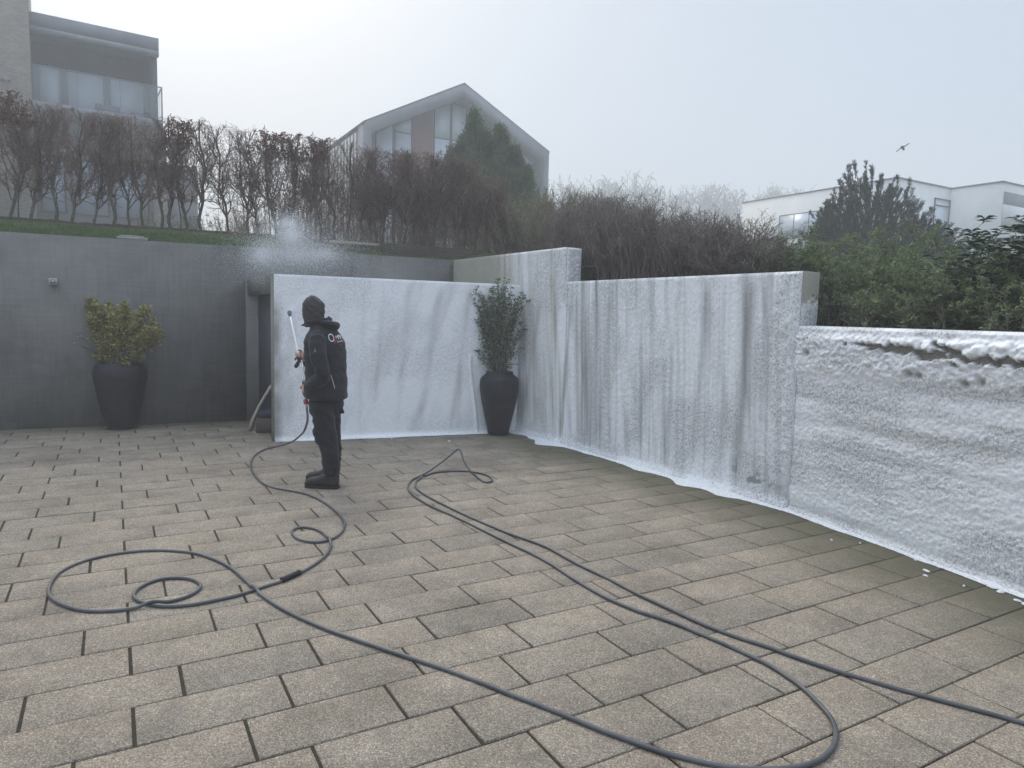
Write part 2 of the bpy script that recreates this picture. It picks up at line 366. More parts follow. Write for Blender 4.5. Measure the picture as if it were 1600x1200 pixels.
# the foam-covered end of the tall step and of the middle step
def fn_end1(S, Z): n = fbm(S * 40, Z * 40, 51, 3); return .012 + .02 * n, np.ones_like(S), np.ones_like(S) * .9
def FE(s_, z_): 
    P0 = I0 + eCC * s_; return frame(P0, nC, -eCC)
foam_panel('end_foam', FE(SC, 0), .0, .235, 2.14, 2.58, .01, fn_end1, W_C, MF2)['label'] = 'blue white foam on the end of the tall part'
def fn_end2(S, Z):
    n = fbm(S * 30, Z * 30, 52, 3); c = sm(-Z + .25 * (S - .1) + .1 * n, -1.86, -1.76); return .015 * c * (.5 + n), c, c
foam_panel('end_foam', FE(LC, 0), .0, .235, 1.665, 2.13, .01, fn_end2, W_C, MF2)['label'] = 'bare grey end of the middle part with foam at its foot'

# foam run-off on the paving: a low skirt along the walls, uneven edge, and loose blobs
def skirt(P0, e, n, s0, s1, wf, seed):
    ns, nw = int((s1 - s0) / .015), 10
    s = np.linspace(s0, s1, ns); W = wf(s); V = []
    for j in range(nw + 1):
        t = j / nw; ww = -W * t
        h = (.022 * (1 - t) ** .5 * sm(np.array(1 - t), 0, .25)) * (.6 + .8 * fbm(s * 14, np.full_like(s, t * 3), seed)) if j < nw else np.zeros_like(s)
        V.append(np.stack([P0[0] + s * e[0] + (ww + .0) * n[0], P0[1] + s * e[1] + ww * n[1], .0045 + h + 0 * s], 1))
    q = [(j * ns + i, (j + 1) * ns + i, (j + 1) * ns + i + 1, j * ns + i + 1) for j in range(nw) for i in range(ns - 1)]
    return np.concatenate(V), q
b = MB()
def wfC(s):
    px_bumps = [(on(I0, eCC, 860, 690)[0] + .1, .34, .22), (on(I0, eCC, 840, 690)[0], .2, .06), (on(I0, eCC, 1010, 738)[0], .35, .07), (on(I0, eCC, 1085, 765)[0], .26, .14), (on(I0, eCC, 1140, 780)[0], .3, .10), (on(I0, eCC, 815, 678)[0], .2, .10)]
    w_ = .05 + .05 * fbm(s * 5, s * 0, 61) + sum(a * np.exp(-((s - c) / (l_ * .6)) ** 2) for c, l_, a in px_bumps) + .02 * fbm(s * 30, s * 0, 62)
    return w_
b.add(*skirt(I0, eCC, nC, sB - .02, LC, wfC, 63)); b.add(*skirt(C2, eD, nD, 0, LD - 1.2, lambda s: .045 + .03 * fbm(s * 6, s * 0, 64) + .015 * fbm(s * 28, s * 0, 65), 66))
b.add(*skirt(B0, eB, nB, .25, LB, lambda s: .03 + .07 * fbm(s * 3, s * 0, 67) + .015 * fbm(s * 28, s * 0, 68) - .02 * sm(-s, -.8, -.2), 69))
def blob(px, py, r, h=.01, asp=1.6):
    P = gr(px, py); a = np.arange(18) * 2 * np.pi / 18; rr = r * (1 + .3 * np.sin(a * 2 + px) + .15 * np.sin(a * 5 + py))
    V = [P + np.array([0, 0, .006 + h])]; 
    for k, (f_, z_) in enumerate(((.7, .8 * h), (1, 0))):
        V += [P + np.array([rr[i] * f_ * (asp * np.cos(a[i]) * eD[0] - np.sin(a[i]) * eD[1]), rr[i] * f_ * (asp * np.cos(a[i]) * eD[1] + np.sin(a[i]) * eD[0]), .0045 + z_]) for i in range(18)]
    F = [(0, 1 + i, 1 + (i + 1) % 18) for i in range(18)] + [(1 + i, 19 + i, 19 + (i + 1) % 18, 1 + (i + 1) % 18) for i in range(18)]
    b.add(V, F)
for (x, y, r) in ((1550, 905, .03), (1572, 914, .06), (1582, 908, .035), (1530, 900, .02), (1520, 892, .014), (1548, 918, .018), (1563, 926, .016), (1592, 930, .025), (1590, 940, .012), (1447, 893, .014), (1446, 901, .009), (1430, 876, .008), (1299, 845, .007), (1393, 859, .012), (1405, 861, .007), (1506, 917, .006), (1478, 884, .007), (1344, 850, .005), (1540, 915, .007), (1583, 922, .012), (702, 690, .012), (612, 686, .01), (1600, 945, .012)):
    blob(x, y, r)
me = b.mesh('foam_runoff', True); attr(me, 'cov', np.ones(len(me.vertices))); attr(me, 'rgh', np.full(len(me.vertices), .5))
o = link('foam_runoff', me, foam_mat('runoff_foam', (.86, .88, .90), (.3, .3, .3), 90)); tag(o, 'white foam run-off and loose foam flakes lying on the paving at the foot of the walls', 'foam', kind='stuff')

# ---------------------------------------------------------------- paving: 60 x 30 cm slabs, thirds bond
ang = R(29.85); uo = np.array([math.cos(ang), math.sin(ang)]); vo = np.array([-uo[1], uo[0]]); O_ = np.array([-2.3036, 4.082]); SL, SW = .5967, .30
m = NM('exposed_aggregate_slab', .8, .35)
tint = m.attr('tint'); tint2 = m.attr('tint2'); damp = m.attr('damp')
c = m.ramp(tint, [(0., (.25, .217, .175)), (.35, (.292, .25, .198)), (.65, (.315, .263, .204)), (1., (.34, .295, .235))])
c = m.mix(c, m.ramp(m.noise(2.2, 5, .65), [(.3, .74), (.7, 1.14)]), .95, 'MULTIPLY')
c = m.mix(c, m.ramp(m.noise(14, 5, .7), [(.3, .86), (.7, 1.1)]), .8, 'MULTIPLY')
vs = m.N('TexVoronoi'); vs.inputs['Scale'].default_value = 210; m.l(m.co, vs.inputs['Vector'])
sep = m.N('SeparateColor'); m.l(vs.outputs['Color'], sep.inputs[0])
c = m.mix(c, m.ramp(sep.outputs[0], [(0., .50), (.35, .80), (.75, 1.12), (.9, 1.25), (1., 1.9)]), 1., 'MULTIPLY')
c = m.mix(c, m.ramp(m.noise(420, 2, .6), [(.3, .8), (.7, 1.2)]), .8, 'MULTIPLY')
st = m.ramp(m.noise(3.1, 2, .5, (1, 1, 1)), [(.64, 0.), (.72, .35)])
c = m.mix(c, (.12, .11, .105), st)
c = m.mix(c, m.ramp(m.noise(.75, 6, .7), [(.32, (.62, .60, .58)), (.5, (1., 1., 1.)), (.75, (1.1, 1.06, .98))]), .75, 'MULTIPLY')
c = m.mix(c, (.16, .085, .06), m.ramp(m.noise(5.3, 3, .6), [(.70, 0.), (.78, .35)]))
c = m.mix(c, (.05, .045, .035), m.ramp(m.vor(7.), [(.0, .9), (.018, .8), (.03, 0.)]))
c = m.mix(c, (.10, .095, .052), m.math('MULTIPLY', m.ramp(m.math('ADD', damp, m.math('MULTIPLY', m.math('SUBTRACT', m.noise(1.6, 4), .5), .7)), [(.18, 0.), (.8, 1.)]), .8))
m.base(c); m.bump(m.math('ADD', vs.outputs['Distance'], m.noise(300, 2)), .0028, .8)
M_slab = m.m
b = MB(); ti = []; dm = []
def distw(P):
    return min(max(0., -float(nC @ (P - I0))) if (P - I0) @ eCC < LC + .3 else 9., max(0, -float(nD @ (P - C2))) if (P - C2) @ eD > -.5 else 9.), max(0, -float(nA @ (P - A0))), max(0, -float(nB @ (P - B0))) if 0 < (P - B0) @ eB < LB and (P - B0) @ nB < .1 else 9
rs = np.random.default_rng(3)
for j in range(-26, 44):
    off = [0, 2 / 3, 0, 1 / 3][j % 4]
    for i in range(-22, 24):
        u0 = (i + off) * SL; v0 = j * SW; cen = O_ + uo * (u0 + SL / 2) + vo * (v0 + SW / 2)
        if np.linalg.norm(cen - np.array([-1, 5])) > 11.5: continue
        if nA @ (cen - A0) > .6 or (nC @ (cen - I0) > .6 and (cen - I0) @ eCC < LC) or (nD @ (cen - C2) > .6): continue
        g1, g2, bv = .0062 + .0025 * rs.random(), .0043 + .0012 * rs.random(), .0025
        dz = rs.normal(0, .0011); tx, ty = rs.normal(0, .0012, 2)
        vs_ = []
        for k, (ins, z) in enumerate(((0, -.03), (0, -bv), (bv * 1.2, 0))):
            for (a_, c_) in ((0, 0), (1, 0), (1, 1), (0, 1)):
                uu = u0 + (SL - g1 - ins if a_ else g1 + ins); vv = v0 + (SW - g2 - ins if c_ else g2 + ins)
                p = O_ + uo * uu + vo * vv; vs_.append((p[0], p[1], z + dz + tx * (a_ - .5) + ty * (c_ - .5)))
        b.add(vs_, [(8, 9, 10, 11), (4, 5, 9, 8), (5, 6, 10, 9), (6, 7, 11, 10), (7, 4, 8, 11), (0, 1, 5, 4), (1, 2, 6, 5), (2, 3, 7, 6), (3, 0, 4, 7)])
        t = np.clip(rs.normal(.5, .13), 0, 1); ti += [t] * 12
        for vv in vs_:
            d = distw(np.array(vv[:2])); dm.append(max(1 - d[0] / 1.35, (1 - d[1] / 1.0) * .8, (1 - d[2] / .9) * .55, 0))
me = b.mesh('pavement'); attr(me, 'tint', ti); attr(me, 'tint2', ti); attr(me, 'damp', dm)
tag(link('pavement', me, M_slab), kind='structure')
b = MB(); b.box(-40, 40, -40, 30, -.5, -.0085)
o = b.build('ground', two('joint_sand', (.022, .019, .014), (.05, .045, .03), 30, .95, bump=(200, .004))); tag(o, kind='structure')
# ---------------------------------------------------------------- terrain behind the walls
def h_at(P):
    P = np.atleast_2d(P)[:, :2]
    oA = (P - A0) @ nA; c = (P - I0) @ eCC; oC = np.where(c < LC, (P - I0) @ nC, (P - C2) @ nD)
    off = np.maximum(oA, oC); a_side = oA > oC - .0
    ze = 2.50 - .45 * sm(c, SC - .6, SC - .08) - .5 * sm(c, LC - .5, LC - .06)
    ze = np.where(a_side, 2.55, ze)
    near = ze + np.where(a_side, .32 * np.clip(off, 0, 1.2) / 1.2, .12 * np.clip(off, 0, 1.6))
    d = np.linalg.norm(P, axis=1)
    T = 1.68 + .100 * np.minimum(d, 40) - .1 + .004 * np.clip(d - 34, 0, 80)
    T = T - .5 * sm((P @ np.array([1., 0])), 3, 14)
    return near + (T - near) * sm(off, 1.7, 6) + .05 * (fbm(P[:, 0] * 1.3 + 50, P[:, 1] * 1.3 + 50, 70) - .5) * sm(off, .3, 1.5)
av = np.concatenate([[.17], np.arange(.3, 4, .15), np.arange(4, 12, .8), np.geomspace(12, 160, 14)])
cv_neg = -av[::-1]
cc_ = np.concatenate([np.array([-160, -110, -80, -60, -45, -34, -26, -20]), np.arange(-16, -.1, .25), [0.]])
def corner(a, c):      # a: across, away from the yard (+), along A (-);  c: along C (+) toward the camera
    return None
V, Q = [], []
def patch(Pg):
    n0, n1 = Pg.shape[:2]; base = sum(len(x) for x in V); P = Pg.reshape(-1, 2)
    V.append(np.column_stack([P, h_at(P)])); i = np.arange(n0 * n1).reshape(n0, n1) + base
    Q.extend(map(tuple, np.stack([i[:-1, :-1], i[1:, :-1], i[1:, 1:], i[:-1, 1:]], -1).reshape(-1, 4)))
back = np.concatenate([[.15], np.arange(.3, 3.3, .12), np.arange(3.4, 14, .7), np.geomspace(14.5, 170, 14)])
# one sheet in two skewed halves that share the line from the corner outward
diag = (nA + nC); diag /= diag @ nC
sA = np.concatenate([-np.geomspace(170, 12, 9), np.arange(-11.5, LA1, .22), [LA1]])
P1 = np.array([[A0 + dA * s + (nA * o if s < LA1 else diag * o) for o in back] for s in sA])
blendw = lambda s: 0
sC_ = np.concatenate([[0.], np.arange(.25, LC, .22), [LC], LC + np.arange(.3, 7, .35), LC + np.geomspace(8, 170, 8)])
P2 = np.array([[(I0 + eCC * s if s <= LC else C2 + eD * (s - LC)) + ((nC if s <= LC else nD) * o if s > 0 else diag * o) for o in back] for s in sC_])
patch(P1); patch(P2)
b = MB(); b.add(np.concatenate(V), Q)
m = NM('rough_grass', .9, .2); c = m.ramp(m.noise(3, 6, .7), [(.3, (.035, .055, .02)), (.55, (.06, .10, .03)), (.8, (.12, .13, .06))])
m.base(m.mix(c, m.ramp(m.noise(40, 3), [(.3, .6), (.7, 1.2)]), 1., 'MULTIPLY')); m.bump(m.noise(45, 4, .7), .04)
tag(b.build('hillside', m.m, None, True), kind='structure')

# a bed of dark soil under the hedge and grass blades on the verge
b = MB(); s = np.arange(-11, LA1 + 2, .06); o_ = np.linspace(1.2, 2.1, 16); V_ = []
for o in o_:
    P = A0 + s[:, None] * dA + nA * (o + .12 * (fbm(s * 1.5, s * 0 + o, 71) - .5)[:, None] + .0)
    V_.append(np.column_stack([P, h_at(P) + .05 * math.sin(math.pi * (o - 1.12) / .98) ** .7 * (.3 + 1.4 * fbm(s * 6, s * 0 + o * 9, 72)) - (.03 if o in (o_[0], o_[-1]) else -.004)]))
ns = len(s); b.add(np.concatenate(V_), [(j * ns + i, j * ns + i + 1, (j + 1) * ns + i + 1, (j + 1) * ns + i) for j in range(len(o_) - 1) for i in range(ns - 1)])
s2 = np.arange(on(A0, dA, 430, 395)[0], LA1 + 1, .06); o2 = np.linspace(.32, 1.26, 14); k0 = len(s2); V2 = []
for o in o2:
    P = A0 + s2[:, None] * dA + nA * (o + .1 * (fbm(s2 * 2, s2 * 0 + o, 75) - .5)[:, None]); V2.append(np.column_stack([P, h_at(P) + .006 - .02 * sm(-s2, -s2[0] - .3, -s2[0]) + .03 * (fbm(s2 * 7, s2 * 0 + o * 9, 76) - .4) * (o not in (o2[0], o2[-1]))]))
b.add(np.concatenate(V2), [(j * k0 + i, j * k0 + i + 1, (j + 1) * k0 + i + 1, (j + 1) * k0 + i) for j in range(len(o2) - 1) for i in range(k0 - 1)])
tag(b.build('soil', two('dark_soil', (.022, .018, .014), (.07, .055, .04), 14, .95, (90, .5), (40, .03)), None, True), kind='structure')

def cards(mb, P, D, Lg, W, seed=0, fold=False, droop=0.):
    """leaf-shaped pieces: P base points, D directions, Lg lengths, W widths"""
    n = len(P)
    if n == 0: return
    r_ = np.random.default_rng(seed); D = D / (np.linalg.norm(D, axis=1)[:, None] + 1e-9)
    s_ = np.cross(D, r_.normal(size=(n, 3))); s_ /= np.linalg.norm(s_, axis=1)[:, None] + 1e-9
    Lg = np.broadcast_to(Lg, n)[:, None]; W = np.broadcast_to(W, n)[:, None]
    tip = P + D * Lg; tip[:, 2] -= droop * Lg[:, 0]
    mid = P + D * Lg * .45
    v = np.stack([P, mid + s_ * W * .5, tip, mid - s_ * W * .5], 1).reshape(-1, 3)
    mb.add(v, [(4 * i, 4 * i + 1, 4 * i + 2, 4 * i + 3) for i in range(n)])
def leafmat(name, c1, c2, scale=9, rough=.55, trans=.25, spec=.4):
    m = NM(name, rough, spec); c = m.ramp(m.noise(scale, 3, .6), [(.3, c1), (.7, c2)]); m.base(c)
    tr = m.N('BsdfTranslucent'); m.l(c, tr.inputs[0]); mx = m.N('MixShader'); mx.inputs[0].default_value = trans
    m.l(m.b.outputs[0], mx.inputs[1]); m.l(tr.outputs[0], mx.inputs[2]); m.l(mx.outputs[0], m.t.nodes['Material Output'].inputs[0]); return m.m
r_ = np.random.default_rng(5); n = 26000
s = r_.uniform(-10, LA1 + 2.5, n) ; s_g = on(A0, dA, 440, 395)[0]; o = np.abs(r_.normal(0, .5, n)) % 1.35 + .14
keep = (fbm(s * 4, o * 5, 73) > .36 + .22 * sm(s, s_g - .5, s_g + .8)); s, o = s[keep], o[keep]; P = A0 + s[:, None] * dA + o[:, None] * nA; z = h_at(P)
D = np.column_stack([r_.normal(0, .35, len(s)), r_.normal(0, .35, len(s)), np.ones(len(s))])
b = MB(); cards(b, np.column_stack([P, z - .01]), D, r_.uniform(.025, .075, len(s)), .007, 1)
tag(b.build('grass', leafmat('grass_blades', (.05, .10, .02), (.13, .20, .05), 2.)), 'strip of short green grass along the top of the left retaining wall', 'grass', kind='stuff')

# ---------------------------------------------------------------- growing things
M_bark = two('hedge_bark', (.07, .072, .058), (.17, .165, .13), 14, .9, bump=(60, .004))
M_twig = two('hedge_twigs', (.15, .11, .09), (.30, .22, .18), 3, .85)
M_twigp = two('purple_twigs', (.15, .12, .115), (.32, .26, .245), 5, .85)
M_bleaf = leafmat('withered_leaves', (.10, .045, .025), (.22, .12, .07), 6)
M_bud = leafmat('pale_spring_buds', (.20, .20, .11), (.34, .33, .2), 6)
M_gleaf = leafmat('spring_leaves', (.09, .13, .06), (.26, .33, .15), 5)
M_gleaf2 = leafmat('dull_green_leaves', (.06, .09, .05), (.16, .20, .10), 5)

class Grow:
    def __init__(s, seed, env, steps=(.07, .06, .05, .04, .035), trop=(.25, .22, .12, .1, .1), jit=(.13, .2, .24, .28, .3)):
        s.r = np.random.default_rng(seed); s.env = env; s.st = steps; s.tr = trop; s.ji = jit; s.out = {}; s.tips = []; s.sp = (.5, 1.05)
    def branch(s, p, d, ln, rad, lv, kids, maxlv):
        st = s.st[lv]; n = max(2, int(ln / st)); P = [p]; p = np.array(p, float); d = np.array(d, float)
        for i in range(n):
            d = d + s.r.normal(0, s.ji[lv], 3); d[2] += s.tr[lv]; d /= np.linalg.norm(d); q = p + d * st
            if not s.env(q): break
            p = q; P.append(p)
            if lv < maxlv and i >= kids[lv][1] * n:
                for _ in range(s.r.poisson(kids[lv][0] * st)):
                    t = s.r.normal(0, 1, 3); t -= d * (t @ d); t /= np.linalg.norm(t) + 1e-6
                    s.branch(p, d * .75 + t * s.r.uniform(*s.sp), ln * s.r.uniform(*kids[lv][2]) * (1 - .45 * i / n), rad * (1 - .6 * i / n) * .62, lv + 1, kids, maxlv)
        if len(P) > 1:
            s.out.setdefault(lv, []).append((np.array(P), rad)); 
            if lv >= maxlv - 1: s.tips.append(np.array(P))
    def mesh(s, lvs, sides, taper=.35, minr=.0018):
        b = MB()
        for lv in lvs:
            for P, rad in s.out.get(lv, []): b.tube(P, np.maximum(minr, rad * np.linspace(1, taper, len(P))), sides if lv else sides + 2, cap=False)
        return b
def leaves_on(g, name, mat, parent, dens, size, seed, sel=None, w=.6):
    r_ = np.random.default_rng(seed); P = []
    for T in g.tips:
        k = r_.poisson(dens * len(T))
        for _ in range(k):
            i = r_.integers(0, len(T)); q = T[i]
            if sel is None or sel(q): P.append(q)
    if not P: return
    P = np.array(P); D = r_.normal(0, 1, P.shape); D[:, 2] += .5
    b = MB(); cards(b, P, D, r_.uniform(.7, 1.3, len(P)) * size, size * w, seed); return b.build(name, mat, parent)

HB = dict(group='clipped beech plants of the hedge above the grey wall')
def beech(seed, H=1.78, dense=0):
    t = empty('hedge_plant', (0, 0, 0), 'x', 'hedge plant', HB['group'])
    wx = .52 if not dense else .40
    g = Grow(seed, lambda q: abs(q[0]) < wx * (.6 + .4 * min(1, max(0, q[2]) / .8)) and abs(q[1]) < .3 and q[2] < H - .08 * abs(math.sin(q[0] * 9 + seed)) and q[2] > -.06)
    kids = [(17 + 4 * dense, .12, (.34, .55)), (20 + 6 * dense, .12, (.38, .62)), (24 + 8 * dense, .10, (.4, .8)), (10 * dense, .2, (.5, .8))]
    g.sp = (.55, 1.15)
    g.branch((0, 0, -.05), (g.r.normal(0, .06), g.r.normal(0, .05), 1), H * 1.05, .021 + .007 * g.r.random(), 0, kids, 3 if dense < 2 else 4)
    if seed % 3 == 0: g.branch((.07, .03, -.05), (.2, .05, 1), H * .7, .012, 0, kids, 3)
    g.mesh([0], 5).build('trunk', M_bark, t, True); g.mesh([1, 2, 3, 4], 3).build('branches', M_twig, t, True)
    return t, g
protos, dprotos = [], []
for k in range(5):
    t, g = beech(100 + k, 1.80, 0)
    if k in (1, 4): leaves_on(g, 'leaves', M_bud, t, .035, .03, k, w=.45)  # the leaves part here is pale buds
    if k == 2: leaves_on(g, 'withered_leaves', M_bleaf, t, .9, .038, k, lambda q: q[2] > 1.35 and q[0] > -.15)
    protos.append(t)
for k in range(3):
    t, g = beech(200 + k, 1.80, 1)
    leaves_on(g, 'withered_leaves', M_bleaf, t, .28 if k == 1 else .13, .03, k)
    if k == 0: leaves_on(g, 'leaves', M_bud, t, .03, .03, k + 9, w=.4)  # pale buds again, in a part called leaves
    dprotos.append(t)
tr_px = [-34, -8, 20, 50, 88, 114, 148, 178, 205, 226, 252, 268, 292, 315, 357, 390, 404, 430, 452, 476, 500, 524, 545, 562, 580, 598, 614, 630, 646, 662, 678, 694, 710, 726, 742, 758, 774, 790]
used = set(); lab = ['slim bare beech hedge plant', 'forked bare beech hedge plant with pale buds', 'bare beech hedge plant with rusty withered leaves in its top', 'tall bare beech hedge plant', 'bare beech hedge plant with a few pale buds']
rs = np.random.default_rng(11)
nb = 0
for q, px in enumerate(tr_px):
    s_, _ = on(A0 + nA * (1.5 + .02 * (q % 3)), dA, px, 380); P = A0 + nA * 1.5 + dA * s_
    dense = px > 575
    k = rs.integers(0, 5) if not dense else rs.integers(0, 3)
    if px in (452, 430): k = 2
    if px in (88, 268, 252): k = 1
    pr = (dprotos if dense else protos)[k]; key = (dense, k)
    if key in used: o = copy_tree(pr)
    else: o = pr; used.add(key)
    o.location = (P[0], P[1], float(h_at(P)[0])); o.rotation_euler.z = math.atan2(dA[1], dA[0]) + (math.pi if rs.random() < .5 else 0) + rs.normal(0, .12)
    sc = 1 + rs.normal(0, .012); zf = 1. if px < 700 else 1 - .0022 * (px - 700)
    o.scale = (sc * (1.05 if q % 2 else .92), sc, sc * zf * (1.0 if not dense else .99))
    tag(o, group=HB['group'] if not dense else 'densely twigged beech plants at the right end of the hedge')
    x = (px) / 1600
    if dense: o['label'] = 'densely twigged brown beech hedge plant at the right end of the hedge'
    else: o['label'] = 'bare beech hedge plant, thin trunk and open twigs, in the hedge above the grey wall'
for k, pr in enumerate(protos + dprotos):
    if pr['label'] == 'x':
        for ch in list(pr.children): bpy.data.objects.remove(ch)
        bpy.data.objects.remove(pr)

# low brown and green bushes behind the hedge
def upright(seed, H, rx, ry, nst, lean=.16, leaf=None, dens=0, size=.02, twig=M_twigp, name='twiggy_shrub', cat='shrub', kid=9, rad=.006, w=.5, sel=None, trop=.12):
    t = empty(name, (0, 0, 0), 'x', cat)
    g = Grow(seed, lambda q: q[2] > -.05, steps=(.09, .06, .05, .04, .04), trop=(trop, .16, .14, .1, .1), jit=(.08, .11, .13, .2, .2)); g.sp = (.22, .6)
    kids = [(kid, .2, (.2, .4)), (kid * .8, .1, (.3, .6)), (0, 0, (0, 0))]
    for _ in range(nst):
        x, y = g.r.uniform(-1, 1) * rx, g.r.uniform(-1, 1) * ry
        g.branch((x, y, 0), (x / rx * lean * 1.5 + g.r.normal(0, lean), g.r.normal(0, lean), 1), H * g.r.uniform(.5, 1.12), rad, 0, kids, 2)
    mt = g.mesh([0, 1, 2], 3, .4, .0022)
    for y_ in np.linspace(-ry, ry, 5): mt.tube([(-rx, y_, 0), (0, y_ * .9, -.01), (rx, y_, 0)], .02, 4)
    mt.build('twigs', twig, t, True)
    if leaf: leaves_on(g, 'leaves', leaf, t, dens, size, seed, sel, w)
    return t
def put(t, P, rz, label, group=None, sc=(1, 1, 1), zoff=0):
    t.location = (P[0], P[1], float(h_at(P)[0]) + zoff); t.rotation_euler.z = rz; t.scale = sc; t['label'] = label
    if group: t['group'] = group
    return t
aA, aC = math.atan2(dA[1], dA[0]), math.atan2(eCC[1], eCC[0])
# beyond the hedge: low brown beech bushes (left part), seen between the trunks
p0 = upright(31, 1.25, .55, .35, 46, .2, M_bleaf, .35, .035, M_twig)
G1 = 'low brown bushes standing behind the bare hedge'
spots = [(430, 3.6), (470, 3.4), (510, 3.6), (550, 3.3), (590, 3.5), (628, 3.2), (660, 3.0), (700, 3.0), (740, 2.8), (375, 5.2)]
for i, (px, off) in enumerate(spots):
    s_, _ = on(A0 + nA * off, dA, px, 340); P = A0 + nA * off + dA * s_
    put(p0 if i == 0 else copy_tree(p0), P, aA + i * 1.3, 'low brown bush with withered leaves behind the hedge trunks', G1, (1, 1, (.9 + .15 * math.sin(i * 2.1)) * (.72 if off > 5 else 1)), -.15)
p1 = upright(32, .8, .8, .5, 30, .3, M_gleaf2, 1.2, .045, M_twig, kid=7)
G2 = 'low green bushes on the slope behind the bare hedge'
for i, (px, off) in enumerate([(255, 7.), (300, 7.5), (345, 7.5), (395, 7.)]):
    s_, _ = on(A0 + nA * off, dA, px, 340); P = A0 + nA * off + dA * s_
    put(p1 if i == 0 else copy_tree(p1), P, aA + i * 1.7, 'low green bush on the slope seen between the bare hedge trunks', G2, (1.1, 1, .62), -.1)

# green-leaved loose shrubs at the back corner, then dark upright twigs, then spiny green shrubs
def topz(t):
    zz = np.concatenate([np.array([v.co.z for v in ch.data.vertices]) for ch in t.children]); return float(np.percentile(zz, 99.6))
TOPS = np.array([(700, 300), (740, 300), (790, 308), (840, 303), (880, 298), (950, 300), (1000, 308), (1050, 316), (1100, 324), (1150, 335), (1185, 352), (1215, 372), (1300, 368), (1380, 362), (1450, 370), (1500, 385), (1700, 385)], float)
HT = {}
def tall(t, px, off, rz, label, group, f=1., key=None):
    P = onC(px, off); key = key or t.name.split('.')[0] + str(t.children[0].data.name)
    if key not in HT: HT[key] = topz(t)
    zt_ = at(px, float(np.interp(px, TOPS[:, 0], TOPS[:, 1])), float(P[1]))[2]; base = float(h_at(P)[0]) - .1
    return put(t, P, rz, label, group, (1, 1, max(.2, (zt_ - base) * f * (.94 if group.startswith('dark') else 1) / HT[key])), -.1)
def onC(px, off):
    P0, e = (I0, eCC) if px < 1240 else (C2, eD); n = nC if px < 1240 else nD
    s_, _ = on(P0 + n * off, e, px, 400); return P0 + n * off + e * s_
G3 = 'loose green-leaved shrubs behind the back corner of the walls'
pg = upright(41, 1.45, .42, .3, 55, .17, M_gleaf, 1.0, .032, M_twig, kid=9, w=.45, sel=lambda q: q[2] > .25)
for i, (px, off, z) in enumerate([(792, 2.1, 1.0), (822, 2.0, 1.0), (852, 1.8, 1.06), (884, 1.6, .98), (918, 1.6, .98), (760, 2.6, .9), (950, 1.9, .9)]):
    tall(pg if i == 0 else copy_tree(pg), px, off, aC + i * 1.1, 'loose shrub with small spring leaves behind the back corner of the walls', G3, z)
G4 = 'dark upright twiggy shrubs in a row above the middle of the stepped wall'
pts = [upright(51 + k, 1.55, .36, .26, 85, .12, M_gleaf2, .45, .024, M_twigp, kid=11, w=.5) for k in range(3)]
row = [(893, 1.0, 1.02), (925, .75, 1.0), (958, .8, 1.0), (990, .7, .98), (1022, .75, .99), (1056, .7, .96), (1090, .7, .95), (1124, .65, .93), (1158, .65, .88), (1185, .6, .72), (1075, 1.2, .98), (1005, 1.3, 1.0), (940, 1.5, 1.0), (1140, 1.1, .9)]
for i, (px, off, z) in enumerate(row):
    tall(pts[i] if i < 3 else copy_tree(pts[i % 3]), px, off, aC + (math.pi if i % 2 else 0), 'dark purplish upright twiggy shrub above the middle of the foam-covered wall', G4, z)

def spiny(seed, H, n, spread, leaf=M_gleaf, dens=3.4):
    t = empty('barberry_shrub', (0, 0, 0), 'x', 'shrub')
    g = Grow(seed, lambda q: q[2] > -.02 and q[0] ** 2 + q[1] ** 2 < .20, steps=(.06, .05, .04, .04, .04), trop=(.02, .05, .05, .1, .1), jit=(.16, .22, .25, .2, .2))
    kids = [(12, .12, (.25, .5)), (14, .1, (.25, .5)), (0, 0, (0, 0))]
    for _ in range(n):
        a_ = g.r.uniform(0, 6.283); el = g.r.uniform(.35, 1.3)
        g.branch((g.r.normal(0, .16), g.r.normal(0, .12), 0), (math.cos(a_) * spread, math.sin(a_) * spread * .6, el), H * g.r.uniform(.5, 1.0) * (1.25 if g.r.random() < .12 else 1), .007, 0, kids, 2)
    g.mesh([0, 1, 2], 3, .4, .0025).build('branches', M_twigp, t, True)
    T = [P for v in g.out.values() for P, _ in v]; P = np.concatenate(T); r_ = np.random.default_rng(seed)
    # small leaves sit in tufts on the shoots, more of them toward the light
    pr_ = dens * .5 * (.35 + .65 * sm(P[:, 2], .15 * H, .6 * H)); k = r_.poisson(pr_); tuft = np.repeat(P, k, axis=0)
    tuft = np.repeat(tuft, 4, axis=0) + r_.normal(0, .008, (len(tuft) * 4, 3)); D = r_.normal(0, 1, tuft.shape); D[:, 2] += .6
    b = MB(); cards(b, tuft, D, r_.uniform(.016, .034, len(tuft)), .013, seed); b.build('leaves', leaf, t); return t
G5 = 'spiny shrubs with small bright green leaves above the low near wall'
sp = [spiny(61, .95, 26, .8), spiny(62, 1.0, 26, .8), spiny(63, .9, 28, .9)]
row = [(1205, .55, .85, 0), (1238, .65, .95, 0), (1275, .5, .95, 0), (1318, .45, .95, 0), (1365, .5, 1.02, 0), (1410, .42, .98, 0), (1455, .45, .98, 0), (1500, .4, .9, 0), (1550, .4, .95, 0), (1600, .4, 1., 0), (1650, .4, 1., 0), (1340, .9, 1.05, .0), (1430, .9, 1.08, 0), (1250, 1.2, .95, 0), (1520, .9, 1.0, 0), (1200, 1.3, .95, 0), (1290, 1.5, .95, 0), (1390, 1.5, 1.0, 0)]
for i, (px, off, z, _) in enumerate(row):
    tall(sp[i] if i < 3 else copy_tree(sp[i % 3]), px, off + .12, aC + i * .9, 'spiny shrub with small bright green leaves above the low near part of the wall', G5, z)

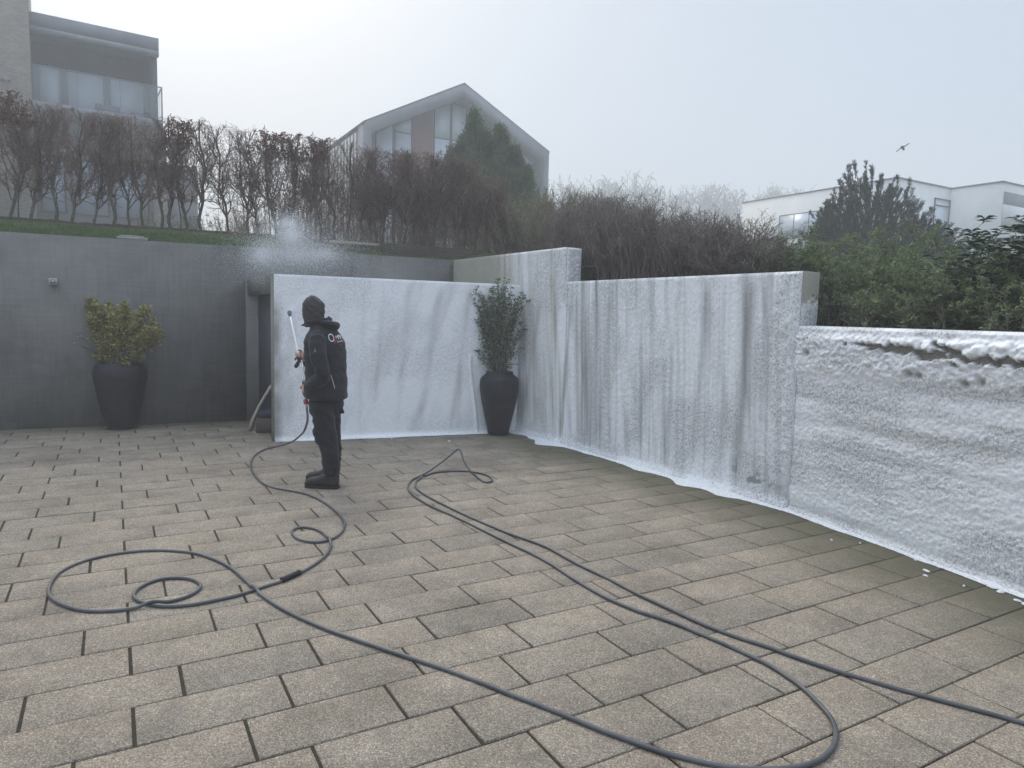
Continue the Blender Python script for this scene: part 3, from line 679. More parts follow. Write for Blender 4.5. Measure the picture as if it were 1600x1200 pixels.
# dark glossy-leaved shrub at the right edge
t = empty('laurel_shrub', (0, 0, 0), 'dark evergreen shrub with long drooping leaves at the right edge behind the wall', 'shrub')
g = Grow(71, lambda q: q[2] > -.02, steps=(.08, .06, .05, .05, .05), trop=(.1, .1, .1, .1, .1))
for _ in range(30):
    a_ = g.r.uniform(0, 6.283); g.branch((0, 0, 0), (math.cos(a_) * .45, math.sin(a_) * .4, 1), g.r.uniform(.9, 1.5), .01, 0, [(5, .3, (.25, .45)), (5, .3, (.3, .5)), (0, 0, (0, 0))], 2)
g.mesh([0, 1, 2], 4).build('branches', M_bark, t, True)
P, D = [], []; r_ = np.random.default_rng(9)
for v in g.tips + [q for q, _ in g.out.get(0, [])]:
    e_ = v[-1]; ax = v[-1] - v[-2]; ax /= np.linalg.norm(ax)
    for k in range(8):
        a_ = k * 2.4; side = np.array([math.cos(a_), math.sin(a_), r_.uniform(-.1, .5)]); P.append(e_ - ax * .006 * k * 2); D.append(side + ax * .35)
b = MB(); cards(b, np.array(P), np.array(D), r_.uniform(.07, .12, len(P)), .028, 3, droop=.3); b.build('leaves', leafmat('glossy_leaves', (.02, .035, .02), (.05, .085, .04), 7, .35, .1, .5), t)
put(t, onC(1585, .75), 0, t['label'], None, (.95, .95, .66), -.1)

# ---------------------------------------------------------------- conifers
def conifer(seed, leaders, name, label, mat, tint=None):
    """leaders: (x, y, base z, height, radius)"""
    t = empty(name, (0, 0, 0), label, 'conifer'); r_ = np.random.default_rng(seed); b = MB(); P, D = [], []
    for (x, y, z0, H_, R_) in leaders:
        b.tube([(x * .3, y * .3, 0), (x, y, z0 + .3), (x, y, z0 + H_ * .95)], [.07, .05, .012], 6)
        nsp = int(620 * H_ * R_)
        for _ in range(nsp):
            f = r_.random() ** 1.15; rr = R_ * (1 - f) ** .75 * (.25 + .75 * math.sqrt(r_.random())) + .03; a_ = r_.uniform(0, 6.283)
            rr *= 1 + .35 * math.sin(a_ * 3 + f * 9 + x * 5)
            c_ = np.array([x + rr * math.cos(a_), y + rr * math.sin(a_), z0 + f * H_]); ax = np.array([math.cos(a_) * .5, math.sin(a_) * .5, 1.])
            m_ = 12; q = c_ + r_.normal(0, .06, (m_, 3)) * np.array([1, 1, 1.6]); P.append(q); D.append(ax + r_.normal(0, .4, (m_, 3)))
    b.build('trunk', M_bark, t, True); P = np.concatenate(P); D = np.concatenate(D); b = MB()
    cards(b, P, D, r_.uniform(.05, .13, len(P)), .022, seed); b.build('crown', mat, t); return t
M_cyp = leafmat('cypress_foliage', (.07, .10, .055), (.20, .25, .13), 2.5, .7, .1)
def farput(t, px, Y, zb=None, rz=0):
    P = at(px, 400, Y)[:2]; t.location = (P[0], P[1], float(h_at(P)[0]) if zb is None else zb); t.rotation_euler.z = rz; return t
Yc = 21.
hb = float(h_at(at(737, 400, Yc)[:2])[0])
def zt(px, py, Y): return float(at(px, py, Y)[2])
t = conifer(81, [(0, 0, .4, zt(737, 178, Yc) - hb - .4, .82), (-.35, .1, .3, zt(715, 218, Yc) - hb - .3, .72), (.35, -.1, .3, zt(755, 212, Yc) - hb - .3, .7), (-.62, 0, .2, zt(702, 235, Yc) - hb - .2, .6)], 'cypress_tree', 'tall green cypress in front of the gabled house, the taller left one', M_cyp)
farput(t, 737, Yc)
t = conifer(82, [(-.1, 0, .4, zt(777, 200, Yc) - hb - .4, .75), (.35, .1, .3, zt(803, 232, Yc) - hb - .3, .7), (.72, .1, .2, zt(822, 262, Yc) - hb - .2, .55), (-.4, 0, .3, zt(762, 225, Yc) - hb - .3, .6)], 'cypress_tree', 'green cypress right beside the tallest one, lower and stepping down to the right', M_cyp)
farput(t, 782, Yc + .2)
# pine with upright candles
def pine():
    t = empty('pine_tree', (0, 0, 0), 'dark bushy pine with upright candle shoots in front of the white house', 'pine'); r_ = np.random.default_rng(91)
    Yp = 20.; P0 = at(1368, 350, Yp); hb = float(h_at(P0[:2])[0]); b = MB(); P, D = [], []
    prof = [(1278, 352), (1285, 335), (1296, 315), (1306, 300), (1322, 272), (1335, 252), (1350, 268), (1362, 262), (1372, 285), (1388, 298), (1403, 281), (1415, 300), (1432, 312), (1442, 338), (1450, 350), (1468, 345), (1482, 365)]
    for k, (px, py) in enumerate(prof):
        top = at(px, py, Yp)
        x0 = top[0] - P0[0]; ztop = top[2] - hb
        for rep in range(80):
            f = r_.random() ** .8; z = ztop * (1 - f * .95) - (.0 if rep == 0 else .03)
            if rep == 0: z = ztop - .12; xx, yy = x0, 0
            else: xx = x0 + r_.normal(0, .14 + .1 * f); yy = r_.normal(0, .30 + .55 * f) ; z -= .55 * abs(yy)
            if z < .1: continue
            ln = r_.uniform(.2, .34); ax = np.array([.25 * xx + r_.normal(0, .2), .25 * yy + r_.normal(0, .2), 1.]); ax /= np.linalg.norm(ax); c_ = np.array([xx, yy, z])
            b.tube([c_ - ax * .25 - np.array([.3 * xx * .3, yy * .2, .1]), c_, c_ + ax * ln * .8], [.014, .01, .006], 4, cap=False)
            m_ = 46; u = r_.random(m_) ** .7; a_ = r_.uniform(0, 6.283, m_); s1 = np.cross(ax, [1, 0, 0.1]); s1 /= np.linalg.norm(s1); s2 = np.cross(ax, s1)
            P.append(c_ + ax * (u * ln - .12)[:, None]); D.append(ax * 1.1 + (np.cos(a_)[:, None] * s1 + np.sin(a_)[:, None] * s2))
    for k in range(7): a_ = k * .9; b.tube([(0, 0, -.1), (.3 * math.cos(a_) , .3 * math.sin(a_), .6), ((k - 3) * .42, .3 * math.sin(a_), 1.2)], [.09, .06, .03], 6)
    b.build('trunk', M_bark, t, True); P = np.concatenate(P); D = np.concatenate(D); b = MB(); cards(b, P, D, r_.uniform(.08, .12, len(P)), .018, 92)
    b.build('crown', leafmat('pine_needles', (.03, .05, .035), (.07, .10, .065), 3, .6, .05), t); t.location = (P0[0], P0[1], hb)
pine()

# far bare trees in the fog
def fartree(seed):
    t = empty('bare_tree', (0, 0, 0), 'x', 'tree')
    g = Grow(seed, lambda q: q[2] > -.1, steps=(.6, .5, .4, .35, .3), trop=(.2, .16, .12, .1, .1), jit=(.08, .13, .16, .2, .2))
    kids = [(1.7, .22, (.4, .62)), (1.9, .2, (.35, .6)), (2.2, .15, (.4, .65)), (0, 0, (0, 0))]
    g.branch((0, 0, -.3), (0, 0, 1), 10.5, .17, 0, kids, 3)
    g.mesh([0], 5).build('trunk', M_bark, t, True); g.mesh([1, 2, 3], 3, .4, .03).build('crown', M_bark, t, True); return t
ft = [fartree(300 + k) for k in range(4)]
FTH = [topz(q) for q in ft]
G6 = 'bare trees fading into the fog far behind the hedges'
fx = [(868, 288), (884, 281), (906, 288), (925, 279), (944, 274), (965, 274), (986, 279), (1005, 287), (1028, 292), (1050, 291), (1072, 290), (1092, 292), (1112, 292), (1133, 290), (1154, 294), (1175, 297), (1196, 294), (1218, 296), (1240, 287), (1256, 296)]
fx += [(x + 10, y + 4 + 3 * math.sin(x)) for x, y in fx[:-1]]
for i, (px, py) in enumerate(fx):
    Y = 145 + 9 * math.sin(i * 2.7); o = ft[i] if i < 4 else copy_tree(ft[i % 4])
    P = at(px, 330, Y)[:2]; zb = float(h_at(P)[0]); hh = float(at(px, py, Y)[2]) - zb
    o.location = (P[0], P[1], zb); o.rotation_euler.z = i * 1.9; s_ = hh / FTH[i % 4]; o.scale = (s_ * 1.05, s_ * 1.05, s_); o['label'] = 'bare leafless tree, pale in the fog on the skyline'; o['group'] = G6
# ---------------------------------------------------------------- houses
M_zinc = two('zinc_cladding', (.17, .175, .195), (.22, .225, .245), 1.2, .55)
M_dark = two('dark_frame', (.05, .052, .058), (.07, .072, .08), 3, .5)
M_white = two('white_render', (.70, .70, .68), (.80, .80, .78), .6, .85, bump=(80, .002))
def glassmat(name, c, rough=.22):
    m = NM(name, .3, .5); m.base(c); return m.m
M_glass = glassmat('window_glass', (.36, .42, .52)); M_glass2 = glassmat('window_glass_pale_sky', (.62, .68, .76))  # pale blue base colours stand in for the sky mirrored in the panes
def brickmat(name, c1, c2, mort, sc=1.):
    m = NM(name, .9, .2); n = m.N('TexBrick'); n.inputs['Scale'].default_value = sc
    for i, v in ((1, c1), (2, c2), (3, mort)): n.inputs[i].default_value = (*v, 1)
    n.inputs['Mortar Size'].default_value = .012; n.inputs['Brick Width'].default_value = .23; n.inputs['Row Height'].default_value = .066
    uv = m.N('UVMap'); m.l(uv.outputs[0], n.inputs[0])
    m.base(m.mix(n.outputs[0], m.ramp(m.noise(2, 4), [(.3, .8), (.7, 1.15)]), 1., 'MULTIPLY')); return m.m
M_brick = brickmat('yellow_brick', (.27, .21, .16), (.16, .125, .10), (.32, .29, .25)); M_rbrick = brickmat('red_brick', (.26, .11, .075), (.18, .08, .06), (.26, .2, .17))
class House:
    def __init__(s, name, P0, angd, label, cat='house'):
        s.u = np.array([math.cos(R(angd)), math.sin(R(angd))]); s.n = np.array([-s.u[1], s.u[0]]); s.P = np.array(P0[:2]); s.F = frame(s.P, s.u, s.n)
        s.t = empty(name, (s.P[0], s.P[1], float(h_at(s.P)[0])), label, cat)
    def sz(s, px, py, n=0.): return on(s.P + s.n * n, s.u, px, py)
    def part(s, name, boxes, mat, parent=None, label=None):
        b = MB()
        for x in boxes: b.box(*x, F=s.F)
        o = b.build(name, mat)
        uv = o.data.uv_layers.new(name='UVMap'); co = np.array([o.data.vertices[l.vertex_index].co[:] for l in o.data.loops])
        nr = np.array([p.normal[:] for p in o.data.polygons for _ in range(p.loop_total)])
        su, sn = (co[:, :2] - s.P) @ s.u, (co[:, :2] - s.P) @ s.n; along = np.abs(nr[:, :2] @ s.n) > .7
        uv.data.foreach_set('uv', np.column_stack([np.where(along, su, sn), co[:, 2]]).astype(np.float32).ravel())
        if parent: o.parent = parent; o.matrix_parent_inverse = parent.matrix_parent_inverse.copy() if False else Matrix.Identity(4)
        else: local(o, s.t)
        if label: o['label'] = label
        return o
    def window(s, s0, s1, z0, z1, n, bars_s=(), bars_z=(), glass=None, fw=.06, label=None):
        B = [(s0, s1, n - .05, n + .04, z0, z0 + fw), (s0, s1, n - .05, n + .04, z1 - fw, z1), (s0, s0 + fw, n - .05, n + .04, z0 + fw, z1 - fw), (s1 - fw, s1, n - .05, n + .04, z0 + fw, z1 - fw)]
        B += [(q - fw / 2, q + fw / 2, n - .05, n + .04, z0 + fw, z1 - fw) for q in bars_s] + [(s0 + fw, s1 - fw, n - .045, n + .035, q - fw / 2, q + fw / 2) for q in bars_z]
        w_ = s.part('window', B, M_dark, label=label); s.part('pane', [(s0 + fw, s1 - fw, n, n + .02, z0 + fw, z1 - fw)], glass or M_glass, w_)

# house 1: brick and zinc, balcony with a glass rail (left)
k1 = 30 / 24.
h = House('brick_house', at(247, 60, 38), 33, 'brick house at the upper left with a zinc flat roof over a glass-railed balcony')
zr1, zr0 = h.sz(247, 60)[1], h.sz(240, 86)[1]; sT = h.sz(45, 30)[0]; g0 = 5.6
h.part('roof', [(sT, .02, 0, 9, zr0 + .25, zr1), (sT, .02, 0, .35, zr0, zr0 + .25)], M_zinc)
h.part('ceiling', [(sT, -.02, .36, 2.2, zr0 + .12, zr0 + .245)], two('soffit_boards', (.16, .15, .15), (.20, .19, .19), 2, .8))
h.part('tower', [(sT - 7, sT, -.25, 7, g0 - 3, 18.5)], M_brick)
fl = h.sz(255, 190)[1]
h.part('wall', [(sT, -.02, 2.2, 9, fl - .4, zr0 + .24), (-.28, -.02, .5, 2.2, fl + .001, zr0 + .10)], M_dark)
h.part('balcony_slab', [(sT, .12, -.3, 2.19, fl - .42, fl)], M_zinc)
rl = h.sz(252, 138)[1]
ra = h.part('balcony_railing', [(sT, .12, -.26, -.20, rl - .04, rl), (.07, .12, -.2, 1.6, rl - .04, rl), (.06, .12, -.26, -.20, fl, rl - .04)], M_zinc)
m = NM('clear_glass', .03, .5); m.b.inputs['Transmission Weight'].default_value = .0; m.base((.45, .52, .58))
tr = m.N('BsdfTransparent'); mx = m.N('MixShader'); mx.inputs[0].default_value = .16; m.l(tr.outputs[0], mx.inputs[1]); m.l(m.b.outputs[0], mx.inputs[2]); m.l(mx.outputs[0], m.t.nodes['Material Output'].inputs[0])
M_rail = m.m
sg = np.linspace(sT + .03, .04, 4)
for a_, b_ in zip(sg[:-1], sg[1:]): h.part('glass_panel', [(a_ + .03, b_ - .03, -.24, -.225, fl + .03, rl - .045)], M_rail, ra)
h.part('glass_panel', [(.09, .105, -.15, 1.55, fl + .03, rl - .045)], M_rail, ra)
def wpx(n, x0, x1, ytop): return h.sz(x0, ytop, n)[0], h.sz(x1, ytop, n)[0]
zt_ = h.sz(104, 106, 2.2)[1]
for (a_, b_) in ((58, 96), (102, 164), (168, 226)):
    s0, s1 = wpx(2.15, a_, b_, 110); h.window(max(s0, sT + .1), s1, fl + .05, zt_, 2.14, fw=.10, glass=M_glass2)
z1_, z0_ = h.sz(150, 252, 1.2)[1], h.sz(150, 338, 1.2)[1]
h.part('lower_wall', [(sT, .0, 1.2, 9, g0 - 2, fl - .43)], two('grey_boards', (.17, .165, .165), (.21, .205, .205), 2, .8))
for (a_, b_) in ((62, 103), (110, 170), (177, 232)):
    s0, s1 = wpx(1.15, a_, b_, 260); h.window(max(s0, sT + .1), s1, z0_, z1_, 1.14, fw=.09)
h.part('pier', [(.02 - .32, .30, .15, 1.18, g0 - 2, fl - .43)], M_brick)
sl = [h.sz(2, 122, -.27)[0], h.sz(12, 122, -.27)[0]]; zl = h.sz(14, 123, -.27)[1]
for q in sl: h.part('wall_lamp', [(q, q + .13, -.40, -.252, zl - .12, zl)], M_zinc)
h.part('annex', [(.32, h.sz(311, 260)[0], .6, 5, g0 - 2, h.sz(290, 256)[1])], two('annex_boards', (.15, .15, .155), (.19, .19, .195), 2, .8))
h.part('bench', [(h.sz(148, 160, .6)[0], h.sz(187, 165, .6)[0], .5, .9, fl + .01, fl + .5)], M_dark)
# house 2: gabled
h = House('gabled_house', at(570, 190, 46), 29.85, 'grey gabled house with tall windows and a red brick strip behind the hedge')
W_ = h.sz(858, 240)[0]; ze = h.sz(570, 190)[1]; sa = h.sz(727, 132)[0]; za = h.sz(727, 132)[1]; sa = W_ / 2; zb = 4.
def prism(name, poly, n0, n1, mat, hole=None, parent=None):
    b = MB(); k = len(poly); v = np.array([(s_, n_, z_) for n_ in (n0, n1) for s_, z_ in poly])
    if hole is None: b.add(h.F(v), [tuple(range(k)), tuple(range(2 * k - 1, k - 1, -1))] + [(i, i + k, (i + 1) % k + k, (i + 1) % k) for i in range(k)])
    else:
        v2 = np.array([(s_, n_, z_) for n_ in (n0, n1) for s_, z_ in hole]); V_ = np.concatenate([v, v2]); F_ = []
        for i in range(k - 1):
            j = i + 1; F_ += [(i, j, 2 * k + j, 2 * k + i), (k + i, 3 * k + i, 3 * k + j, k + j), (i, k + i, k + j, j), (2 * k + i, 2 * k + j, 3 * k + j, 3 * k + i)]
        b.add(h.F(V_), F_)
    return local(b.build(name, mat), h.t)
outer = [(0, zb), (0, ze), (sa, za), (W_, ze), (W_, zb)]
inner = [(.5, zb), (.5, ze - .53), (sa, za - .82), (W_ - .5, ze - .62), (W_ - .5, zb)]
prism('roof_frame', outer, 0, 1.5, M_zinc, inner)
prism('wall', [(.04, zb), (.04, ze - .2), (sa, za - .25), (W_ - .04, ze - .2), (W_ - .04, zb)], 1.51, 13, two('grey_gable_boards', (.22, .215, .205), (.28, .27, .26), 2, .8))
b = MB()
for sgn, s_a, s_b in ((0, -.06, sa), (1, sa, W_ + .06)):
    za_, zb_ = (ze - .03, za + .03) if not sgn else (za + .03, ze - .03)
    v = np.array([(s_a, .02, za_), (s_b, .02, zb_), (s_b, 13.4, zb_), (s_a, 13.4, za_)]); v2 = v + [0, 0, .10]
    b.add(h.F(np.concatenate([v, v2])), [(0, 1, 2, 3), (4, 7, 6, 5), (0, 4, 5, 1), (1, 5, 6, 2), (2, 6, 7, 3), (3, 7, 4, 0)])
local(b.build('roof', M_zinc), h.t)
h.part('side_boards', [(-.045, -.0, n_, n_ + .34, zb, ze - .32) for n_ in np.arange(1.7, 12.5, .75)], two('pale_boards', (.48, .47, .43), (.55, .54, .5), 2, .8))
nn = 1.5
def q2(px, py): return h.sz(px, py, nn)
s_b0, s_b1 = q2(644, 200)[0], q2(675, 200)[0]
def ztop(s_): return (ze - .9 + (za - ze + .1) * s_ / sa) if s_ < sa else (ze - .9 + (za - ze + .1) * (W_ - s_) / (W_ - sa))
prism('brick_strip', [(s_b0, zb), (s_b0, ztop(s_b0) + .35), (s_b1, ztop(s_b1) + .35), (s_b1, zb)], nn - .12, nn, two('red_brick_far', (.15, .075, .06), (.21, .10, .08), 9, .9))
def slantwin(px0, px1, zbot, bars=(), right=False):
    s0, s1 = q2(px0, 230)[0], q2(px1, 230)[0]; t0, t1 = ztop(s0) + .12, ztop(s1) + .12
    o = prism('window', [(s0, zbot), (s0, t0), (s1, t1), (s1, zbot)], nn - .06, nn - .005, M_dark)
    f = .07; b = MB(); cuts = [zbot + f] + [z for z in bars] + [None]
    for i in range(len(cuts) - 1):
        z0 = cuts[i] + (f / 2 if i else 0); z1 = cuts[i + 1]
        k0, k1 = (t0 - f, t1 - f) if z1 is None else (z1 - f / 2,) * 2
        v = np.array([(s_, n_, z_) for n_ in (nn - .075, nn - .062) for s_, z_ in ((s0 + f, z0), (s0 + f, k0), (s1 - f, k1), (s1 - f, z0))])
        b.add(h.F(v), [(0, 3, 2, 1), (4, 5, 6, 7), (0, 1, 5, 4), (1, 2, 6, 5), (2, 3, 7, 6), (3, 0, 4, 7)])
    p = b.build('pane', M_glass2); p.parent = o
slantwin(586, 614, 5.2); slantwin(616, 643, 5.2, (q2(630, 208)[1],)); slantwin(677, 703, 5.2, (q2(690, 217)[1],)); slantwin(704, 728, 5.2, (q2(690, 217)[1],)); slantwin(816, 846, 5.2, (q2(830, 272)[1],))
# house 3: white flat-roofed
P3 = at(1403, 277, 46); h = House('white_house', P3, 29.85, 'white flat-roofed house on the right behind the pine')
z3 = float(P3[2]); s1 = h.sz(1487, 292)[0]; m_ = 12.8; b0 = 4.
v2_ = None
# block one: corner at (0,0); left face runs away from us; block two stands forward on the right
nf = -3.2
def face(px, py): return on(h.P, h.n, px, py)      # (n, z) on the left face, s = 0
h.part('wall', [(0, s1, 0, m_, b0, z3 - .06), (s1, s1 + 9, nf, m_, b0, z3 - .061)], M_white)
h.part('roof_edge', [(-.05, s1 - .05, -.05, m_ + .05, z3 - .06, z3 + .03), (s1 - .05, s1 + 9, nf - .05, m_ + .05, z3 - .06, z3 + .031)], M_zinc)
n0_, n1_ = face(1290, 330)[0], face(1218, 337)[0]; zt_, zb_ = face(1218, 337)[1], face(1218, 362)[1]
n0_ = max(n0_, 2.5)
def sidewin(n0_, n1_, z0, z1, sx=-.03, nb=3):
    fw = .06; B = [(sx, 0, n0_, n1_, z0, z0 + fw), (sx, 0, n0_, n1_, z1 - fw, z1)] + [(sx, 0, q, q + fw, z0 + fw, z1 - fw) for q in np.linspace(n0_, n1_ - fw, nb + 1)]
    w_ = h.part('window', B, M_dark); h.part('pane', [(sx + .012, 0, n0_ + fw, n1_ - fw, z0 + fw, z1 - fw)], M_glass2, w_)
sidewin(min(n0_, n1_), max(n0_, n1_), zb_ - .6, zt_)
a_, b_ = h.sz(1460, 310)[0], h.sz(1484, 313)[0]; h.window(a_, b_, b0 + 1, h.sz(1472, 311)[1], -.03, bars_z=(h.sz(1472, 322)[1],), glass=M_glass2)
sx = s1; so_ = on(h.P + h.n * nf, h.u, 1531, 290)[0]
h.part('balcony_shade_sheet', [(s1 + .25, s1 + 6, nf - .02, nf - .005, z3 - 2.0, z3 - .62)], two('recess_shade', (.20, .21, .22), (.26, .27, .28), 1, .7))  # no opening: flat grey sheet painted as the shade inside the recess
h.part('balcony_front', [(s1 + .2, s1 + 6, nf - .10, nf - .025, z3 - 2.9, z3 - 1.45)], M_white)

# ---------------------------------------------------------------- things in the yard
def lathe_thing(name, P, prof, mat, label, cat, rim=None, soilr=.1, soilz=.8):
    t = empty(name, (P[0], P[1], 0), label, cat); b = MB(); b.lathe(prof, 64); b.build('pot_body', mat, t, True)
    b = MB(); b.lathe([(.001, soilz - .01), (soilr, soilz), (soilr, soilz + .002)], 32); b.build('potting_soil', bpy.data.materials['dark_soil'], t, True); return t
m = NM('black_pot', .5, .4); c = m.ramp(m.noise(5, 4), [(.3, (.008, .008, .010)), (.7, (.017, .017, .020))]); m.base(m.mix(c, m.ramp(m.noise(1, 3, .6, (4, 4, 60)), [(.3, .7), (.7, 1.25)]), .8, 'MULTIPLY')); m.bump(m.math('ADD', m.noise(30, 4, .7), m.noise(1, 2, .5, (3, 3, 50))), .008); M_pot = m.m
def curve(pts, n=44):
    z = np.linspace(0, 1, n); P = np.array(pts); t = np.linspace(0, 1, len(P)); 
    import itertools
    k = np.clip((z * (len(P) - 1)).astype(int), 0, len(P) - 2); f = z * (len(P) - 1) - k
    g = lambda i: P[np.clip(i, 0, len(P) - 1)]
    a, b_, c_, d = g(k - 1), g(k), g(k + 1), g(k + 2); f = f[:, None]
    return .5 * ((2 * b_) + (-a + c_) * f + (2 * a - 5 * b_ + 4 * c_ - d) * f * f + (-a + 3 * b_ - 3 * c_ + d) * f ** 3)
G1p = gr(180, 672); G1p[1] += .16; G2p = gr(778, 681); G2p[1] += .12
k1_ = .9 / 105
pf1 = [(.001, 0), (.165, 0), (.19, .012)] + [tuple(q) for q in curve([(.18, .02), (.238, .22), (.288, .45), (.318, .62), (.332, .76), (.308, .855), (.265, .892)])] + [(.262, .905), (.245, .905), (.235, .86), (.22, .8)]
pf2 = [(.001, 0), (.13, 0), (.142, .01)] + [tuple(q) for q in curve([(.145, .015), (.18, .17), (.214, .316), (.262, .56), (.277, .70), (.262, .80), (.20, .858)])] + [(.186, .88), (.192, .895), (.175, .895), (.165, .86), (.16, .8)]
lathe_thing('planter_pot', G1p, pf1, M_pot, 'wide matt black urn planter by the grey wall on the left', 'planter', soilr=.236, soilz=.83)
lathe_thing('planter_pot', G2p, pf2, M_pot, 'slimmer matt black urn planter in the foam-covered wall corner', 'planter', soilr=.168, soilz=.82)
# shrubs in the pots, with shoots drawn toward the outline in the photograph
def potshrub(Gp, z0, tips, name, label, leaf, lsize, per, ros, seed, stemm, fill=1, depth=.2, lw=.4, bases=.05):
    t = empty(name, (Gp[0], Gp[1], z0), label, 'shrub'); r_ = np.random.default_rng(seed); b = MB(); P, D = [], []
    for (px, py) in tips:
        for rep in range(fill):
            Y = Gp[1] + r_.normal(0, depth) * (rep > 0) + r_.normal(0, .03); q = at(px + (r_.normal(0, 4) if rep else 0), py + (abs(r_.normal(0, 9)) if rep else 0), Y) - np.array([Gp[0], Gp[1], z0])
            p0 = np.array([r_.normal(0, bases), r_.normal(0, bases), -.03]); c1 = p0 * .4 + q * np.array([.25, .25, .55]); tt = np.linspace(0, 1, 12)[:, None]
            C_ = (1 - tt) ** 2 * p0 + 2 * tt * (1 - tt) * c1 + tt ** 2 * q; C_[1:-1] += r_.normal(0, .008, (10, 3)); b.tube(C_, np.linspace(.008, .0025, 12), 5)
            ln = np.linalg.norm(np.diff(C_, axis=0), axis=1).sum(); n_ = int(per * ln)
            for _ in range(n_):
                u = r_.uniform(.28, 1) ** .75; i = min(10, int(u * 11)); f = u * 11 - i; c_ = C_[i] * (1 - f) + C_[i + 1] * f; ax = C_[i + 1] - C_[i]; ax /= np.linalg.norm(ax)
                a_ = r_.uniform(0, 6.283); off = r_.normal(0, .022, 3); P.append(c_ + off); D.append(np.array([math.cos(a_), math.sin(a_), .35]) + ax * .5)
            for k in range(ros):
                a_ = k * 2.4; P.append(C_[-1]); D.append(np.array([math.cos(a_), math.sin(a_), .15 + .08 * k]))
    b.build('stems', stemm, t, True); b = MB(); P = np.array(P); cards(b, P, np.array(D), r_.uniform(.75, 1.2, len(P)) * lsize, lsize * lw, seed, droop=.12); b.build('leaves', leaf, t); return t
T1 = [(142, 468), (150, 472), (136, 478), (155, 481), (170, 474), (176, 485), (194, 473), (200, 485), (188, 490), (224, 480), (232, 484), (218, 492), (240, 500), (247, 508), (250, 518), (232, 512), (138, 500), (143, 512), (160, 500), (178, 508), (195, 505), (210, 508), (222, 525), (240, 530), (152, 528), (170, 530), (188, 530), (205, 538), (228, 540), (165, 548), (180, 552), (150, 556), (216, 552), (195, 558), (172, 522), (160, 515), (205, 520), (145, 490), (187, 518)]
potshrub(G1p, .84, T1, 'pieris_shrub', 'bushy shrub with yellow-green tufted leaves in the wide black planter', leafmat('yellow_green_leaves', (.12, .125, .035), (.52, .46, .15), 26, .5, .2), .062, 85, 12, 21, M_bark, 3, .13, .42, .07)
b_ = potshrub(G1p, .84, [(102, 515), (112, 535), (126, 540)], 'x', 'x', bpy.data.materials['yellow_green_leaves'], .045, 16, 5, 22, M_bark, 1, .05, .38)
main = [o for o in col.objects if o.name.startswith('pieris_shrub')][0]
for ch in list(b_.children): ch.parent = main; ch.name = 'side_shoot' if ch.name.startswith('stems') else 'side_shoot_leaves'
bpy.data.objects.remove(b_)
T2 = [(735, 456), (744, 449), (752, 462), (738, 475), (748, 480), (777, 437), (770, 448), (785, 446), (793, 437), (799, 450), (765, 465), (780, 460), (792, 465), (815, 458), (818, 466), (812, 476), (806, 468), (760, 482), (775, 485), (790, 482), (803, 490), (814, 505), (817, 515), (745, 500), (752, 520), (806, 530), (798, 545), (744, 548), (750, 560), (765, 510), (782, 515), (770, 540), (788, 555), (765, 565), (800, 570), (755, 540), (778, 470)]
potshrub(G2p, .83, T2, 'evergreen_shrub', 'tall slender shrub with grey-green leaves in the slim black planter', leafmat('grey_green_leaves', (.06, .08, .05), (.24, .27, .17), 24, .45, .15), .05, 66, 6, 23, M_bark, 2, .07, .40, .03)

# outlet on the grey wall
so1, zo1 = on(A0, dA, 83.5, 440)
t = empty('wall_socket', (*(A0 + dA * so1), zo1), 'small white square outlet box on the grey wall, upper left', 'wall socket')
b = MB(); b.box(so1 - .046, so1 + .046, -.05, -.001, zo1 - .042, zo1 + .042, FA); M_pl = two('white_plastic', (.42, .42, .40), (.5, .5, .48), 5, .4); local(b.build('housing', M_pl), t)
b = MB(); b.box(so1 - .03, so1 + .03, -.062, -.0505, zo1 - .03, zo1 + .032, FA); local(b.build('lid', two('grey_plastic', (.2, .2, .2), (.26, .26, .25), 5, .4)), t)
b = MB(); b.box(so1 - .012, so1 + .016, -.07, -.0625, zo1 - .012, zo1 + .014, FA); local(b.build('knob', M_pl), t)
# stone slab on the wall top, pale edging board under the hedge
sl0, zl0 = on(A0 + nA * .1, dA, 183, 372); sl1, _ = on(A0 + nA * .1, dA, 231, 376)
b = MB(); b.box(sl0, sl1, .02, .26, 2.586, 2.626, FA); b.box(sl0 + .03, sl1 - .05, .04, .24, 2.624, 2.648, FA)
tag(b.build('stone_slab', two('pale_stone', (.27, .265, .235), (.38, .37, .33), 12, .8, bump=(60, .006))), 'pale flat stone slab lying on top of the grey wall', 'stone slab')
e0 = on(A0 + nA * 1.0, dA, 515, 380)[0]; e1 = on(A0 + nA * 1.0, dA, 592, 388)[0]; b = MB()
Pm = A0 + nA * 1.0 + dA * (e0 + e1) / 2; hz = float(h_at(Pm)[0]); b.box(e0, e1, .98, 1.03, hz - .05, hz + .05, FA)
tag(b.build('edging_board', two('pale_wood', (.22, .20, .16), (.32, .29, .23), 9, .85)), 'pale wooden edging board in front of the dense part of the hedge', 'edging board')
